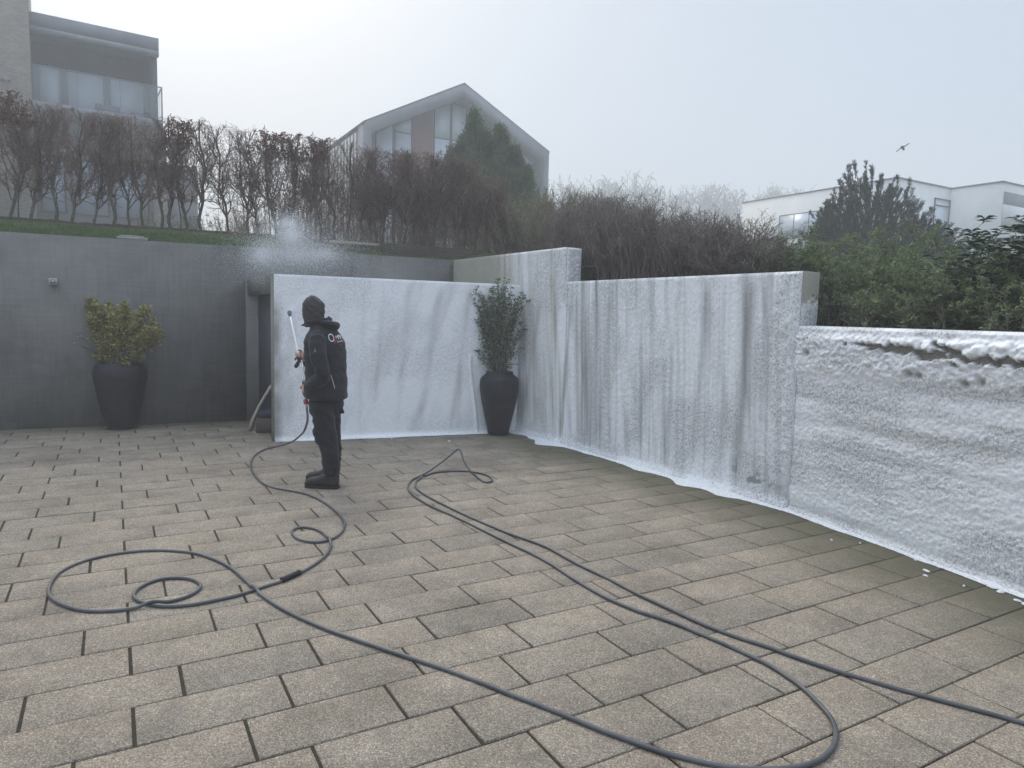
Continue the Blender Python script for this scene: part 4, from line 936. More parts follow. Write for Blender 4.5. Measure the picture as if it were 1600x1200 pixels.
# plank and box in the shelter
a_ = gr(392, 672); top = at(424, 608, 9.05); mid = at(404, 634, 9.2)
Yq = a_[1]; P_ = np.array([at(391.5, 671, Yq), at(396, 655, Yq - .02), at(407, 632, Yq - .04), at(426, 600, Yq - .06)])
b = MB(); wv = np.array([.0, .075, 0]); dv = np.array([.026, 0, .010])
R_ = [[p - wv * .5 - dv, p + wv * .5 - dv, p + wv * .5 + dv, p - wv * .5 + dv] for p in P_]; b.loft([np.array(q) for q in R_])
tag(b.build('wooden_plank', two('weathered_wood', (.42, .36, .27), (.55, .48, .38), 20, .8, stretch=(1, 1, .1))), 'curved pale wooden plank leaning behind the end of the free-standing wall', 'plank')
t = empty('storage_box', tuple(gr(412, 676)), 'dark brown box standing low behind the end of the free-standing wall', 'box')
u_ = gr(400, 677); v_ = at(428, 672, u_[1] + .05); e_ = (v_ - u_)[:2]; e_ /= np.linalg.norm(e_); F_ = frame(u_[:2], e_, np.array([-e_[1], e_[0]]))
b = MB(); b.box(0, .42, 0, .38, 0.004, .20, F_); local(b.build('box_body', two('brown_board', (.07, .055, .045), (.10, .08, .065), 6, .8)), t)
b = MB(); b.box(.03, .44, .02, .40, .202, .30, F_); local(b.build('cover', two('dark_blue_sheet', (.02, .025, .045), (.03, .035, .06), 6, .6)), t)
# gull-like bird gliding above the white house
t = MB(); Yb = 38.
def bp(px, py, d=0): return at(px, py, Yb + d)
wl = [bp(1400.5, 237.2), bp(1403.5, 234.6), bp(1407, 231.6), bp(1410, 230), bp(1413.5, 228.8), bp(1417, 226.4), bp(1420.8, 223.9)]
cr = [.06, .14, .2, .22, .2, .15, .06]; back_ = np.array([.25, 1.2, -.35]); back_ /= np.linalg.norm(back_)
R_ = [np.array([p - back_ * c * .5, p + np.array([0, 0, .03]), p + back_ * c * .5, p - np.array([0, 0, .03])]) for p, c in zip(wl, cr)]; t.loft(R_)
hd = bp(1408.6, 228.6, -.2); tl = bp(1412, 233.3, .15); a = np.arange(10) * 2 * np.pi / 10; ax = tl - hd; ax /= np.linalg.norm(ax); s1_ = np.cross(ax, [0, 0, 1.]); s1_ /= np.linalg.norm(s1_); s2_ = np.cross(ax, s1_)
t.loft([hd + (tl - hd) * f + r * (np.cos(a)[:, None] * s1_ + np.sin(a)[:, None] * s2_) for f, r in ((0, .01), (.1, .05), (.3, .08), (.6, .07), (.85, .04), (1, .06), (1.05, .01))])
tag(t.build('bird', two('bird_grey', (.06, .06, .065), (.1, .1, .105), 5, .7), None, True), 'bird gliding with spread wings in the sky above the pine', 'bird')
# ---------------------------------------------------------------- the person
def remeshed(name, mb, mat, voxel=.01, smooth=4, disp=None, parent=None):
    me = mb.mesh('tmp'); o = bpy.data.objects.new('tmp', me); col.objects.link(o)
    md = o.modifiers.new('r', 'REMESH'); md.mode = 'VOXEL'; md.voxel_size = voxel; md.use_smooth_shade = True
    sm_ = o.modifiers.new('s', 'SMOOTH'); sm_.iterations = smooth; sm_.factor = .6
    dg = bpy.context.evaluated_depsgraph_get(); dg.update(); m2 = bpy.data.meshes.new_from_object(o.evaluated_get(dg)); m2.name = name
    bpy.data.objects.remove(o)
    if disp:
        n = len(m2.vertices); co = np.empty(n * 3); m2.vertices.foreach_get('co', co); co = co.reshape(-1, 3); no = np.empty(n * 3); m2.vertices.foreach_get('normal', no); no = no.reshape(-1, 3)
        m2.vertices.foreach_set('co', (co + no * disp(co)[:, None]).ravel()); m2.update()
    m2.polygons.foreach_set('use_smooth', [True] * len(m2.polygons)); m2.materials.clear(); m2.materials.append(mat)
    ob = bpy.data.objects.new(name, m2); col.objects.link(ob)
    if parent: local(ob, parent)
    return ob
PY = 6.55
F3, R3 = np.array([-.90, .43, 0]), np.array([.43, .90, 0])
def ring(c, a, b, n=24, f=F3, r=R3, tilt=0, pw=1.):
    t = np.arange(n) * 2 * np.pi / n; ct, st = np.cos(t), np.sin(t)
    q = c + a * (np.sign(ct) * np.abs(ct) ** pw)[:, None] * f + b * (np.sign(st) * np.abs(st) ** pw)[:, None] * r
    q[:, 2] += tilt * ct; return q
def limb(mb, pts, rad, n=16, sub=4):
    P = np.array(pts, float); Rr = np.array(rad, float); t = np.linspace(0, len(P) - 1, (len(P) - 1) * sub + 1); k = np.clip(t.astype(int), 0, len(P) - 2); f = (t - k)[:, None]
    g = lambda A, i: A[np.clip(i, 0, len(A) - 1)]
    C = .5 * (2 * g(P, k) + (-g(P, k - 1) + g(P, k + 1)) * f + (2 * g(P, k - 1) - 5 * g(P, k) + 4 * g(P, k + 1) - g(P, k + 2)) * f ** 2 + (-g(P, k - 1) + 3 * g(P, k) - 3 * g(P, k + 1) + g(P, k + 2)) * f ** 3)
    r_ = np.interp(t, np.arange(len(P)), Rr)
    C = np.concatenate([[C[0] - (C[1] - C[0]) / np.linalg.norm(C[1] - C[0]) * r_[0] * .6], C, [C[-1] + (C[-1] - C[-2]) / np.linalg.norm(C[-1] - C[-2]) * r_[-1] * .6]]); r_ = np.concatenate([[r_[0] * .6], r_, [r_[-1] * .6]])
    mb.tube(C, r_, n)
def B_(px, py, dy=0.): return at(px, py, PY + dy)
FEET = np.array([B_(510, 762)[0], PY - .02, 0])
LNC = lambda py: at(np.interp(py, [489, 556, 592, 612, 628, 640], [452.3, 467, 473.6, 476, 478, 479.5]), py, np.interp(py, [489, 628], [7.0, 6.45]))
shL, elL, wrL = B_(493, 529, -.19), B_(507, 588, -.25), B_(480, 604, -.10)
shR, elR, wrR = B_(520, 528, .17), B_(500, 584, .30), B_(475, 562, .20)
def hand(mb, c, ax, palm, wrist):
    """fingers curled round the lance at c; ax along the lance, palm = direction from the lance to the palm"""
    ax = ax / np.linalg.norm(ax); palm = palm - ax * (palm @ ax); palm /= np.linalg.norm(palm); sd = np.cross(ax, palm)
    pc = c + palm * .034
    mb.loft([pc + ax * o + (np.cos(np.arange(12) * np.pi / 6)[:, None] * palm * .016 + np.sin(np.arange(12) * np.pi / 6)[:, None] * sd * .034) * s_ for o, s_ in ((-.045, .6), (-.035, .95), (0, 1.05), (.03, 1), (.043, .6))])
    limb(mb, [wrist, (wrist + pc) / 2 + palm * .01, pc], [.028, .027, .024], 12)
    for k, (ln, rr) in enumerate(((3.7, .0088), (4.1, .0092), (3.9, .009), (3.2, .0078))):
        o = (k - 1.5) * .0205; aa = np.linspace(-.5, ln, 9); mb.tube([c + ax * o + .027 * (np.cos(q) * palm + np.sin(q) * sd) for q in aa], np.linspace(rr * 1.08, rr * .8, 9), 8)
    aa = np.linspace(.4, -2.3, 7); mb.tube([c + ax * (.05 - .012 * i / 6) + .029 * (np.cos(q) * palm + np.sin(q) * sd) for i, q in enumerate(aa)], np.linspace(.0115, .009, 7), 8)
hL, hR = LNC(611), LNC(555)
lax = LNC(556) - LNC(612)
mb = MB()
# torso, neck, head (one surface)
mb.loft([ring(B_(509, y, 0), a, b) for y, a, b in ((640, .10, .13), (620, .12, .16), (595, .11, .15), (565, .115, .165), (540, .12, .18), (524, .10, .17), (516, .06, .09), (506, .055, .06), (498, .055, .058))])
hc = B_(489.5, 486, .0)
hf = np.array([-.97, .22, 0]); hr = np.array([.22, .97, 0])
HR = [(-.125, .05, .045, .02), (-.105, .078, .058, .012), (-.07, .09, .068, .004), (-.03, .096, .073, 0), (.01, .098, .075, 0), (.05, .094, .073, -.003), (.085, .078, .062, -.006), (.11, .048, .04, -.008), (.121, .015, .012, -.01)]
mb.loft([ring(hc + np.array([0, 0, z]) + hf * o, a, b, f=hf, r=hr) for z, a, b, o in HR])
limb(mb, [B_(500, 512), hc + np.array([0.02, 0, -.08])], [.06, .055])
mb.loft([ring(hc + hf * (.093 + o) + np.array([0, 0, z]), a, a * .8, 8, f=hf, r=hr) for z, a, o in ((.015, .006, 0), (-.015, .014, .008), (-.032, .016, .012), (-.042, .006, .004))])       # nose
for sg in (-1, 1): mb.tube([hc + hr * sg * .072 + hf * -.005 + np.array([0, 0, z]) for z in (-.03, 0, .03)], [.008, .014, .01], 8)                     # ears
mb.tube([hc + hf * .09 + hr * q + np.array([0, 0, -.065]) for q in (-.022, 0, .022)], [.005, .009, .005], 8)                                            # lips
limb(mb, [shL + np.array([.02, .03, -.03]), elL, wrL], [.042, .038, .028]); limb(mb, [shR + np.array([0, -.02, -.03]), elR, wrR], [.042, .038, .028])
limb(mb, [shL + np.array([.01, .03, -.03]), B_(508, 534), shR + np.array([0, -.03, -.03])], [.04, .06, .04])
hand(mb, hL, lax, wrL - hL, wrL); hand(mb, hR, lax, wrR - hR, wrR)
HIPL, KNL, ANL = B_(505, 636, -.07), B_(511, 684, -.07), B_(518, 744, -.06)
HIPR, KNR, ANR = B_(514, 636, .09), B_(518, 684, .14), B_(519, 738, .20)
for a_, k_, n_ in ((HIPL, KNL, ANL), (HIPR, KNR, ANR)):
    limb(mb, [a_, k_, n_], [.085, .055, .034])
    limb(mb, [n_ + np.array([.0, 0, -.03]), n_ + np.array([-.05, 0, -.065])], [.02, .012])
body = remeshed('person', mb, two('skin', (.42, .24, .18), (.52, .31, .24), 12, .55), .0065, 2)
tag(body, 'person in black work clothes and dark hood, seen from behind, holding up a lance', 'person')
for v in body.data.vertices: v.co -= Vector(FEET)
body.location = FEET

def wrinkle(seed, amp=.009, sx=9, sz=22):
    def f(co):
        a = fbm(co[:, 0] * sx + co[:, 1] * 5 + co[:, 2] * 6, co[:, 2] * sz * .5 + co[:, 0] * 4, seed, 3) - .5
        b2 = fbm(co[:, 0] * 4 + 9 + co[:, 1] * 4, co[:, 2] * 4, seed + 5, 3) - .5
        c_ = 1 - np.abs(2 * fbm(co[:, 0] * 5 + co[:, 2] * 9, co[:, 2] * 7 - co[:, 0] * 6, seed + 9, 2) - 1)
        return amp * (a * 1.4 + b2 * 1.6 + (c_ - .8) * .9)
    return f
def cloth(name, c1, c2, wv=260, rough=.75):
    m = NM(name, rough, .25); c = m.ramp(m.noise(7, 4), [(.3, c1), (.7, c2)]); m.base(c); m.bump(m.math('ADD', m.math('MULTIPLY', m.noise(wv, 2), .25), m.noise(28, 4, .6)), .006); m.b.inputs['Sheen Weight'].default_value = .12; return m.m
M_jack = cloth('black_softshell', (.0115, .0120, .0155), (.019, .020, .025)); M_trou = cloth('black_trousers', (.009, .0095, .013), (.0155, .016, .021))
mb = MB()
mb.loft([ring(B_(*c), a, b, 32, tilt=tl, pw=.92) for c, a, b, tl in (((509, 622), .155, .20, .012), ((509, 620), .180, .215, .012), ((509.5, 606), .182, .215, .008), ((509.5, 590), .174, .208, 0), ((509, 570), .170, .210, 0), ((508, 550), .172, .216, 0), ((507, 534), .160, .212, 0), ((505, 523), .128, .185, -.01), ((502, 515), .105, .14, -.02), ((499, 508), .088, .095, -.02))])
limb(mb, [shL + np.array([.01, .02, .0]), B_(497, 556, -.24), elL + np.array([0, -.01, 0])], [.078, .078, .068]); limb(mb, [elL, B_(492, 598, -.19), wrL + .15 * (elL - wrL)], [.070, .062, .050]); limb(mb, [wrL + .35 * (elL - wrL), wrL + .04 * (elL - wrL)], [.054, .047])
limb(mb, [shR, B_(513, 556, .27), elR], [.078, .076, .066]); limb(mb, [elR, B_(488, 574, .25), wrR + .1 * (elR - wrR)], [.066, .058, .046])
limb(mb, [shL + np.array([0, .03, .0]), B_(506, 524, 0), shR + np.array([0, -.02, 0])], [.075, .09, .075])
# stand-up collar and the bunched hood on the back
t = np.arange(20) * 2 * np.pi / 20
mb.tube([B_(494, 506) + F3 * math.cos(q) * .095 + R3 * math.sin(q) * .085 + np.array([0, 0, .028 * math.cos(q * 1) * -.6 + .012]) for q in np.append(t, t[:2])], .024, 10)
mb.tube([B_(494, 501) + F3 * math.cos(q) * .09 + R3 * math.sin(q) * .08 + np.array([0, 0, -.02 * math.cos(q)]) for q in np.append(t, t[:2])], .016, 10)
limb(mb, [B_(476, 508, .0), B_(470.5, 508.5, .02)], [.022, .010])
limb(mb, [B_(503, 504, -.10), B_(518, 507, -.06), B_(526, 509, .05), B_(516, 506, .14)], [.022, .036, .036, .026])
limb(mb, [B_(508, 499, -.07), B_(515, 499, .0), B_(512, 500, .10)], [.018, .028, .022])
limb(mb, [B_(513, 494, -.03), B_(515, 497, .02)], [.011, .014])
jk = remeshed('jacket', mb, M_jack, .0075, 3, wrinkle(3, .011), body)
# hem flap at the back
mb = MB(); mb.loft([ring(B_(509, y, 0), a, b, 32, tilt=.014, pw=.9) for y, a, b in ((621, .170, .203), (617, .178, .21), (613, .178, .21), (609, .172, .205))]); local(mb.build('jacket_hem', M_jack, None, True), body)
# trousers
mb = MB()
mb.loft([ring(B_(509.5, y, .0), a, b, 28) for y, a, b in ((610, .135, .175), (630, .145, .18), (645, .135, .175), (652, .10, .15))])
limb(mb, [B_(504, 634, -.08), B_(506, 655, -.08), B_(511, 684, -.07), B_(516, 708, -.07), B_(518, 737, -.06)], [.115, .108, .098, .087, .078])
limb(mb, [B_(514, 634, .08), B_(516, 655, .10), B_(519, 684, .14), B_(522, 705, .17), B_(521, 730, .20)], [.112, .104, .09, .08, .074])
limb(mb, [B_(533, 640, .0), B_(536, 645, .0)], [.02, .012]); limb(mb, [B_(531, 716, .12), B_(537, 718, .12)], [.022, .007])
limb(mb, [B_(500, 672, -.11), B_(501, 688, -.10)], [.075, .06])
tr_ = remeshed('trousers', mb, M_trou, .0075, 3, wrinkle(13, .013, 7, 26), body)
# head covering: fitted knitted hood, open over the face
mb = MB(); n = 28; rings = []
for z, a, b2, o in [(-.150, .082, .078, .0), (-.120, .084, .074, .0), (-.085, .098, .080, 0), (-.04, .108, .086, 0), (.01, .111, .089, 0), (.055, .108, .087, -.002), (.092, .090, .073, .000), (.122, .060, .050, .004), (.145, .020, .018, .006)]:
    q = ring(hc + np.array([0, 0, z]) + hf * o, a, b2, n, hf, hr); tt = np.arange(n) * 2 * np.pi / n; front = np.cos(tt) > .80
    if -.10 < z < .05: q[front] -= hf * .034
    rings.append(q)
mb.loft(rings)
M_hood = cloth('knitted_hood', (.040, .036, .038), (.065, .058, .058), 320, .9)
def hw(co): return .0045 * np.sin((co[:, 2] * 1.3 + co[:, 0] * .9) * 75 + 4 * fbm(co[:, 0] * 7, co[:, 2] * 7, 90)) * fbm(co[:, 0] * 9, co[:, 2] * 5, 91) * 1.2
hd_ = remeshed('knitted_hood', mb, M_hood, .006, 2, hw, body)
# boots
def boot(heel, dirv, name):
    d = dirv / np.linalg.norm(dirv); s_ = np.array([-d[1], d[0], 0]); mb = MB(); n = 16; t = np.arange(n) * 2 * np.pi / n
    prof = [(0, .11, .028), (.012, .14, .040), (.05, .16, .046), (.10, .155, .048), (.15, .135, .050), (.20, .112, .053), (.26, .10, .055), (.30, .088, .048), (.325, .058, .030)]
    mb.loft([heel + d * x + s_ * (w_ * np.cos(t))[:, None] + np.array([0, 0, 1]) * (.014 + (h_ - .014) * (.5 + .5 * np.sin(t)) ** .8)[:, None] for x, h_, w_ in prof])
    mb.loft([heel + d * (.062 - .005 * i) + np.array([0, 0, z]) + (r1 * np.cos(t))[:, None] * d + (r2 * np.sin(t))[:, None] * s_ for i, (z, r1, r2) in enumerate(((.04, .06, .042), (.09, .062, .046), (.14, .060, .05), (.20, .064, .055)))])
    o = remeshed(name, mb, two('worn_boot_leather', (.022, .018, .016), (.055, .045, .040), 14, .6, bump=(60, .004)), .006, 3, wrinkle(33, .004, 14, 20), body)
    mb = MB(); ol = [(x, w_ * 1.01) for x, h_, w_ in prof]; Lp = [heel + d * (x - .003) + s_ * w_ for x, w_ in ol]; Rp = [heel + d * (x - .003) - s_ * w_ for x, w_ in ol][::-1]; po = np.array(Lp + Rp); k = len(po)
    mb.add(np.concatenate([po, po + [0, 0, .022]]), [tuple(range(k))[::-1], tuple(range(k, 2 * k))] + [(i, (i + 1) % k, k + (i + 1) % k, k + i) for i in range(k)])
    s2 = mb.build('sole', two('rubber_sole', (.012, .011, .011), (.02, .018, .018), 9, .8)); s2.parent = o; s2.matrix_parent_inverse = Matrix.Translation(-Vector(FEET)) if False else o.matrix_parent_inverse.copy()
    return o
hl = gr(529.5, 763.2); hl[2] = .001
b1_ = boot(hl, np.array([-1, .05, 0]), 'boot'); hr2 = gr(527, 755); hr2[2] = .001; b2_ = boot(hr2, np.array([-.95, .2, 0]), 'boot')
for b0_ in (b1_, b2_):
    for ch in b0_.children: ch.matrix_parent_inverse = Matrix.Identity(4)
# logo on the back: flat print pressed onto the jacket
from mathutils.bvhtree import BVHTree
jm = jk.data; bvh = BVHTree.FromPolygons([v.co[:] for v in jm.vertices], [tuple(p.vertices) for p in jm.polygons])
def onjacket(px, py, lift=.004):
    d = Vector(ray(px, py)); d.normalize(); hit = bvh.ray_cast(Vector((0, 0, CH)), d)
    return None if hit[0] is None else np.array(hit[0] - d * lift)
def printed(name, polys, mat):
    b = MB()
    for poly in polys:
        q = [onjacket(*p) for p in poly]
        if any(x is None for x in q): continue
        b.add(q, [tuple(range(len(q)))])
    if b.n: 
        o = b.build(name, mat); local(o, body); return o
def strokes(segs, w_):
    P = []
    for (x0, y0, x1, y1) in segs:
        L_ = math.hypot(x1 - x0, y1 - y0); nx, ny = -(y1 - y0) / L_ * w_ / 2, (x1 - x0) / L_ * w_ / 2; k = max(1, int(L_ / 1.5))
        for i in range(k):
            a, b = i / k, (i + 1) / k; xa, ya, xb, yb = x0 + (x1 - x0) * a, y0 + (y1 - y0) * a, x0 + (x1 - x0) * b, y0 + (y1 - y0) * b
            P.append([(xa + nx, ya + ny), (xb + nx, yb + ny), (xb - nx, yb - ny), (xa - nx, ya - ny)])
    return P
M_pw = two('white_print', (.62, .62, .63), (.7, .7, .7), 5, .6); M_pr = two('red_print', (.30, .03, .05), (.38, .05, .07), 5, .6)
sc_ = 45 / 1200.
def J(x, y): return 505 + x * sc_, 505 + y * sc_
rg_ = []
aa = np.linspace(0, 2 * np.pi, 25)
for a, b in zip(aa[:-1], aa[1:]):
    def el(q, k): 
        x, y = 105 * k * math.cos(q), 165 * k * math.sin(q); c_, s_ = math.cos(R(-22)), math.sin(R(-22)); return J(335 + x * c_ - y * s_, 605 + x * s_ + y * c_)
    rg_.append([el(a, 1.08), el(b, 1.08), el(b, .82), el(a, .82)])
wl_ = [(520, 520, 535, 600), (535, 600, 560, 560), (560, 560, 580, 595), (580, 595, 590, 500), (610, 495, 640, 670), (610, 495, 660, 500), (660, 500, 665, 570), (665, 570, 625, 580), (690, 480, 715, 640), (690, 480, 735, 475), (700, 560, 745, 550), (715, 640, 760, 628), (765, 470, 795, 620)]
w2_ = [(600, 760, 620, 805), (600, 760, 640, 750), (655, 745, 670, 790), (655, 745, 700, 735), (715, 735, 730, 780), (745, 725, 775, 718), (760, 722, 772, 765), (790, 712, 800, 755), (800, 755, 825, 745)]
printed('logo_ring', rg_, M_pw); printed('logo_lettering', strokes([(*J(*s_[:2]), *J(*s_[2:])) for s_ in wl_], .95), M_pw); printed('logo_small_lettering', strokes([(*J(*s_[:2]), *J(*s_[2:])) for s_ in w2_], .6), M_pw)
printed('logo_red_mark', strokes([(*J(450, 620), *J(500, 850)), (*J(455, 620), *J(560, 640)), (*J(560, 640), *J(580, 700)), (*J(580, 700), *J(480, 730))], 1.2) + strokes([(*J(660, 925), *J(845, 850))], 1.1), M_pr)
printed('reflective_piping', strokes([(517.3, 586, 518.6, 591), (518.6, 591, 520.5, 597), (520.5, 597, 522.3, 603.5), (522.3, 603.5, 523, 607)], .8), M_pw)
printed('sleeve_emblem', strokes([(490.5, 549.5, 492.3, 544.5), (492.3, 544.5, 493.2, 549.5), (489.8, 550, 494.3, 549.6)], .7), two('grey_print', (.2, .2, .2), (.3, .3, .3), 5, .6))

# ---------------------------------------------------------------- the lance
Lt = empty('spray_lance', tuple(LNC(612)), 'silver foam lance with black grip and red coupling, held by the person', 'spray lance')
M_st = NM('brushed_steel', .35, .5).base((.55, .55, .56)); M_st.b.inputs['Metallic'].default_value = .8; M_st = M_st.m
M_blk = two('black_plastic', (.012, .012, .013), (.02, .02, .022), 8, .45)
def lp(ys): return [LNC(y) for y in ys]
b = MB(); b.tube(lp([493, 510, 530, 550, 566]), .0088, 10); local(b.build('lance_tube', two('pale_lance', (.86, .84, .80), (.92, .9, .86), 6, .4), None, True), Lt)
b = MB(); b.tube(lp([560, 575, 592, 600]), .012, 10); off = np.array([.02, -.01, 0]); b.tube([p + off for p in lp([563, 575, 592, 598])], .009, 8); local(b.build('twin_pipe', M_st, None, True), Lt)
b = MB(); b.tube(lp([485, 487, 490, 492.5, 495]), [.014, .021, .021, .015, .009], 14); local(b.build('nozzle', two('grey_nozzle', (.12, .14, .16), (.2, .22, .25), 9, .5), None, True), Lt)
g0_ = LNC(563); g1_ = at(461.5, 574, 6.66)
b = MB(); b.tube([g0_, g0_ * .6 + g1_ * .4, g0_ * .15 + g1_ * .85, g1_], [.016, .018, .019, .013], 12); b.tube([LNC(558), LNC(562), LNC(567)], [.016, .021, .016], 12); local(b.build('grip', M_blk, None, True), Lt)
b = MB(); q0 = at(464.5, 559, 6.7); b.tube([q0 + np.array([.01, 0, 0]), q0, at(461.3, 560, 6.68), at(461.5, 563, 6.68)], .007, 8); local(b.build('trigger', M_blk, None, True), Lt)
b = MB(); b.tube(lp([597, 604, 612, 619]), [.014, .018, .018, .015], 12); local(b.build('rear_grip', M_blk, None, True), Lt)
b = MB(); b.tube(lp([618, 622, 625]), .013, 12); b.tube(lp([631, 634, 638]), [.013, .012, .0115], 12); local(b.build('ferrule', M_st, None, True), Lt)
b = MB(); b.tube(lp([624.5, 625.5, 628, 630.5, 631.5]), [.014, .022, .023, .022, .014], 12); local(b.build('coupling', two('red_plastic', (.30, .035, .04), (.38, .05, .05), 6, .45), None, True), Lt)

# ---------------------------------------------------------------- the hose, followed from the lance over the paving
rh = .0105
air = [LNC(636), LNC(640), at(480.6, 648, 6.42), at(480.2, 660, 6.40), at(476, 672, 6.40), gr(469.4, 680, .26), gr(460, 688, .13), gr(448, 693.6, .05)]
g2 = [(424, 699.4), (408, 705), (397, 713), (392.4, 723), (393, 732), (398, 742), (408, 753), (420, 759.6), (438, 764), (456, 767), (476, 771), (492, 777), (508, 786), (520, 795), (532, 806), (538, 816), (536.5, 828), (528, 837), (516, 843), (500, 847), (484, 846.4), (468, 843), (459, 837), (456, 831), (460, 826), (470, 823.6), (484, 824.4), (498, 829), (510, 838), (516.6, 848), (516, 856), (510, 866), (498, 877), (480, 889), (465, 897), (438, 909), (420, 914), (397.5, 922), (375, 929), (341, 936.8), (307.5, 943.5), (274, 947), (251, 947), (231, 943.5), (215, 938), (208.5, 931), (213, 922), (226.5, 913), (249, 905), (274, 902.6), (296, 904), (310, 910), (314, 916.5), (305, 925.5), (285, 934.5), (258, 941), (231, 946), (195, 952.5), (161, 955), (127.5, 953.6), (100.5, 946), (81.4, 935.6), (75.8, 925.5), (79, 912), (91.5, 896), (112, 884), (136.5, 875), (172.5, 866.6), (206, 862), (240, 860), (274, 861), (307.5, 865), (334.5, 874), (359, 886), (382, 905), (397.5, 921), (420, 938), (450, 956), (500, 979), (550, 997.5), (600, 1014), (650, 1031), (700, 1047.5), (750, 1066), (800, 1086), (850, 1105), (900, 1125), (950, 1145), (1000, 1163), (1050, 1180), (1100, 1192), (1140, 1199), (1190, 1202), (1240, 1199), (1276, 1190), (1298, 1172), (1306, 1152), (1304, 1134), (1296, 1118), (1278, 1098), (1256, 1076), (1228, 1056), (1200, 1038), (1170, 1024), (1140, 1010), (1100, 993), (1060, 976), (1020, 962), (1000, 956), (950, 935), (900, 907), (862, 882), (825, 862), (800, 850.5), (750, 826), (700, 802), (687.5, 797), (663, 785), (648, 775), (639, 766), (637.4, 759), (641, 753), (650, 746.5)]
rise = [((665, 739.5), 7.02), ((678.5, 730.5), 7.12), ((696.5, 717), 7.22), ((710, 706), 7.27), ((716.7, 700.7), 7.26), ((720.5, 706), 7.22), ((723.5, 717), 7.16), ((729, 728), 7.08), ((737, 738.5), 7.0)]
g3 = [(747, 747), (758, 753.6), (767, 753), (768.8, 748.5), (760.6, 742), (744, 738), (727, 736), (704, 736), (682, 738), (665, 743), (655, 748.5), (649.5, 754), (650, 761), (656, 767.6), (670.6, 776.6), (687.5, 785.6), (710, 796.5), (741.5, 811), (775, 825), (800, 835), (850, 853), (900, 880), (950, 904), (987.5, 924), (1050, 953), (1100, 976), (1150, 995), (1200, 1011), (1250, 1029), (1300, 1046), (1350, 1061), (1400, 1076), (1450, 1089), (1500, 1102.5), (1550, 1116), (1600, 1130), (1680, 1150), (1760, 1168)]
ctl = list(air) + [gr(x, y, rh) for x, y in g2]
ctl += [at(x, y, Y_) for (x, y), Y_ in rise] + [gr(x, y, rh) for x, y in g3]
C = np.array(ctl); C[len(air):, 2] = np.maximum(C[len(air):, 2], rh)
# even spacing
seg = np.concatenate([[0], np.cumsum(np.linalg.norm(np.diff(C, axis=0), axis=1))]); kk = np.arange(len(C))
def cr_eval(t):
    k = np.clip(np.searchsorted(seg, t, side='right') - 1, 0, len(C) - 2); f = ((t - seg[k]) / (seg[k + 1] - seg[k]))[:, None]; g = lambda i: C[np.clip(i, 0, len(C) - 1)]
    h0 = (seg[np.clip(k + 1, 0, len(C) - 1)] - seg[np.clip(k, 0, len(C) - 1)])[:, None]
    tg = lambda i: (g(i + 1) - g(i - 1)) / np.maximum(seg[np.clip(i + 1, 0, len(C) - 1)] - seg[np.clip(i - 1, 0, len(C) - 1)], 1e-6)[:, None]
    return (2 * f ** 3 - 3 * f ** 2 + 1) * g(k) + (f ** 3 - 2 * f ** 2 + f) * h0 * tg(k) + (-2 * f ** 3 + 3 * f ** 2) * g(k + 1) + (f ** 3 - f ** 2) * h0 * tg(k + 1)
ts = np.arange(0, seg[-1], .012); H_ = cr_eval(ts)
for a in (3,):                                   # light smoothing
    K = np.ones(7) / 7; Hp = np.pad(H_, ((3, 3), (0, 0)), 'edge'); H_ = np.stack([np.convolve(Hp[:, i], K, 'valid') for i in range(3)], 1)
H_[:, 2] = np.maximum(H_[:, 2], rh)
lift = np.zeros(len(H_))
for i in range(0, len(H_)):                      # the later pass lies on top where the hose crosses itself
    j = np.arange(0, max(0, i - 12)); 
    if len(j):
        d = np.linalg.norm(H_[j, :2] - H_[i, :2], axis=1); q = j[np.argmin(d)]
        if d.min() < .03 and H_[i, 2] < .06: lift[i] = max(lift[i], 2.05 * rh * (1 if d.min() < .021 else .5))
K = np.exp(-np.linspace(-2, 2, 15) ** 2); lift2 = np.convolve(np.pad(lift, 7, 'edge'), K / K.sum() * 1.25, 'valid'); H_[:, 2] += np.maximum(lift2, 0)
b = MB(); b.tube(H_, rh, 12); m = NM('grey_rubber_hose', .42, .45); m.base(m.ramp(m.noise(6, 4), [(.3, (.055, .058, .062)), (.7, (.105, .108, .114))])); m.bump(m.noise(350, 2), .0006)
hose = b.build('pressure_hose', m.m, None, True); tag(hose, 'long grey rubber hose looping over the paving from the lance', 'hose')
i0 = int(np.argmin(np.linalg.norm(H_[:, :2] - gr(465, 897)[:2], axis=1))); i1 = int(np.argmin(np.linalg.norm(H_[:, :2] - gr(438, 909.5)[:2], axis=1))); i0, i1 = min(i0, i1), max(i0, i1)
b = MB(); sg_ = H_[i0:i1 + 1]; b.tube(sg_ + [0, 0, .006], .0175 + .0016 * (np.arange(len(sg_)) % 2), 14); o = b.build('coupling_sleeve', two('black_rubber', (.010, .010, .012), (.02, .02, .023), 30, .6), None, True); o.parent = hose

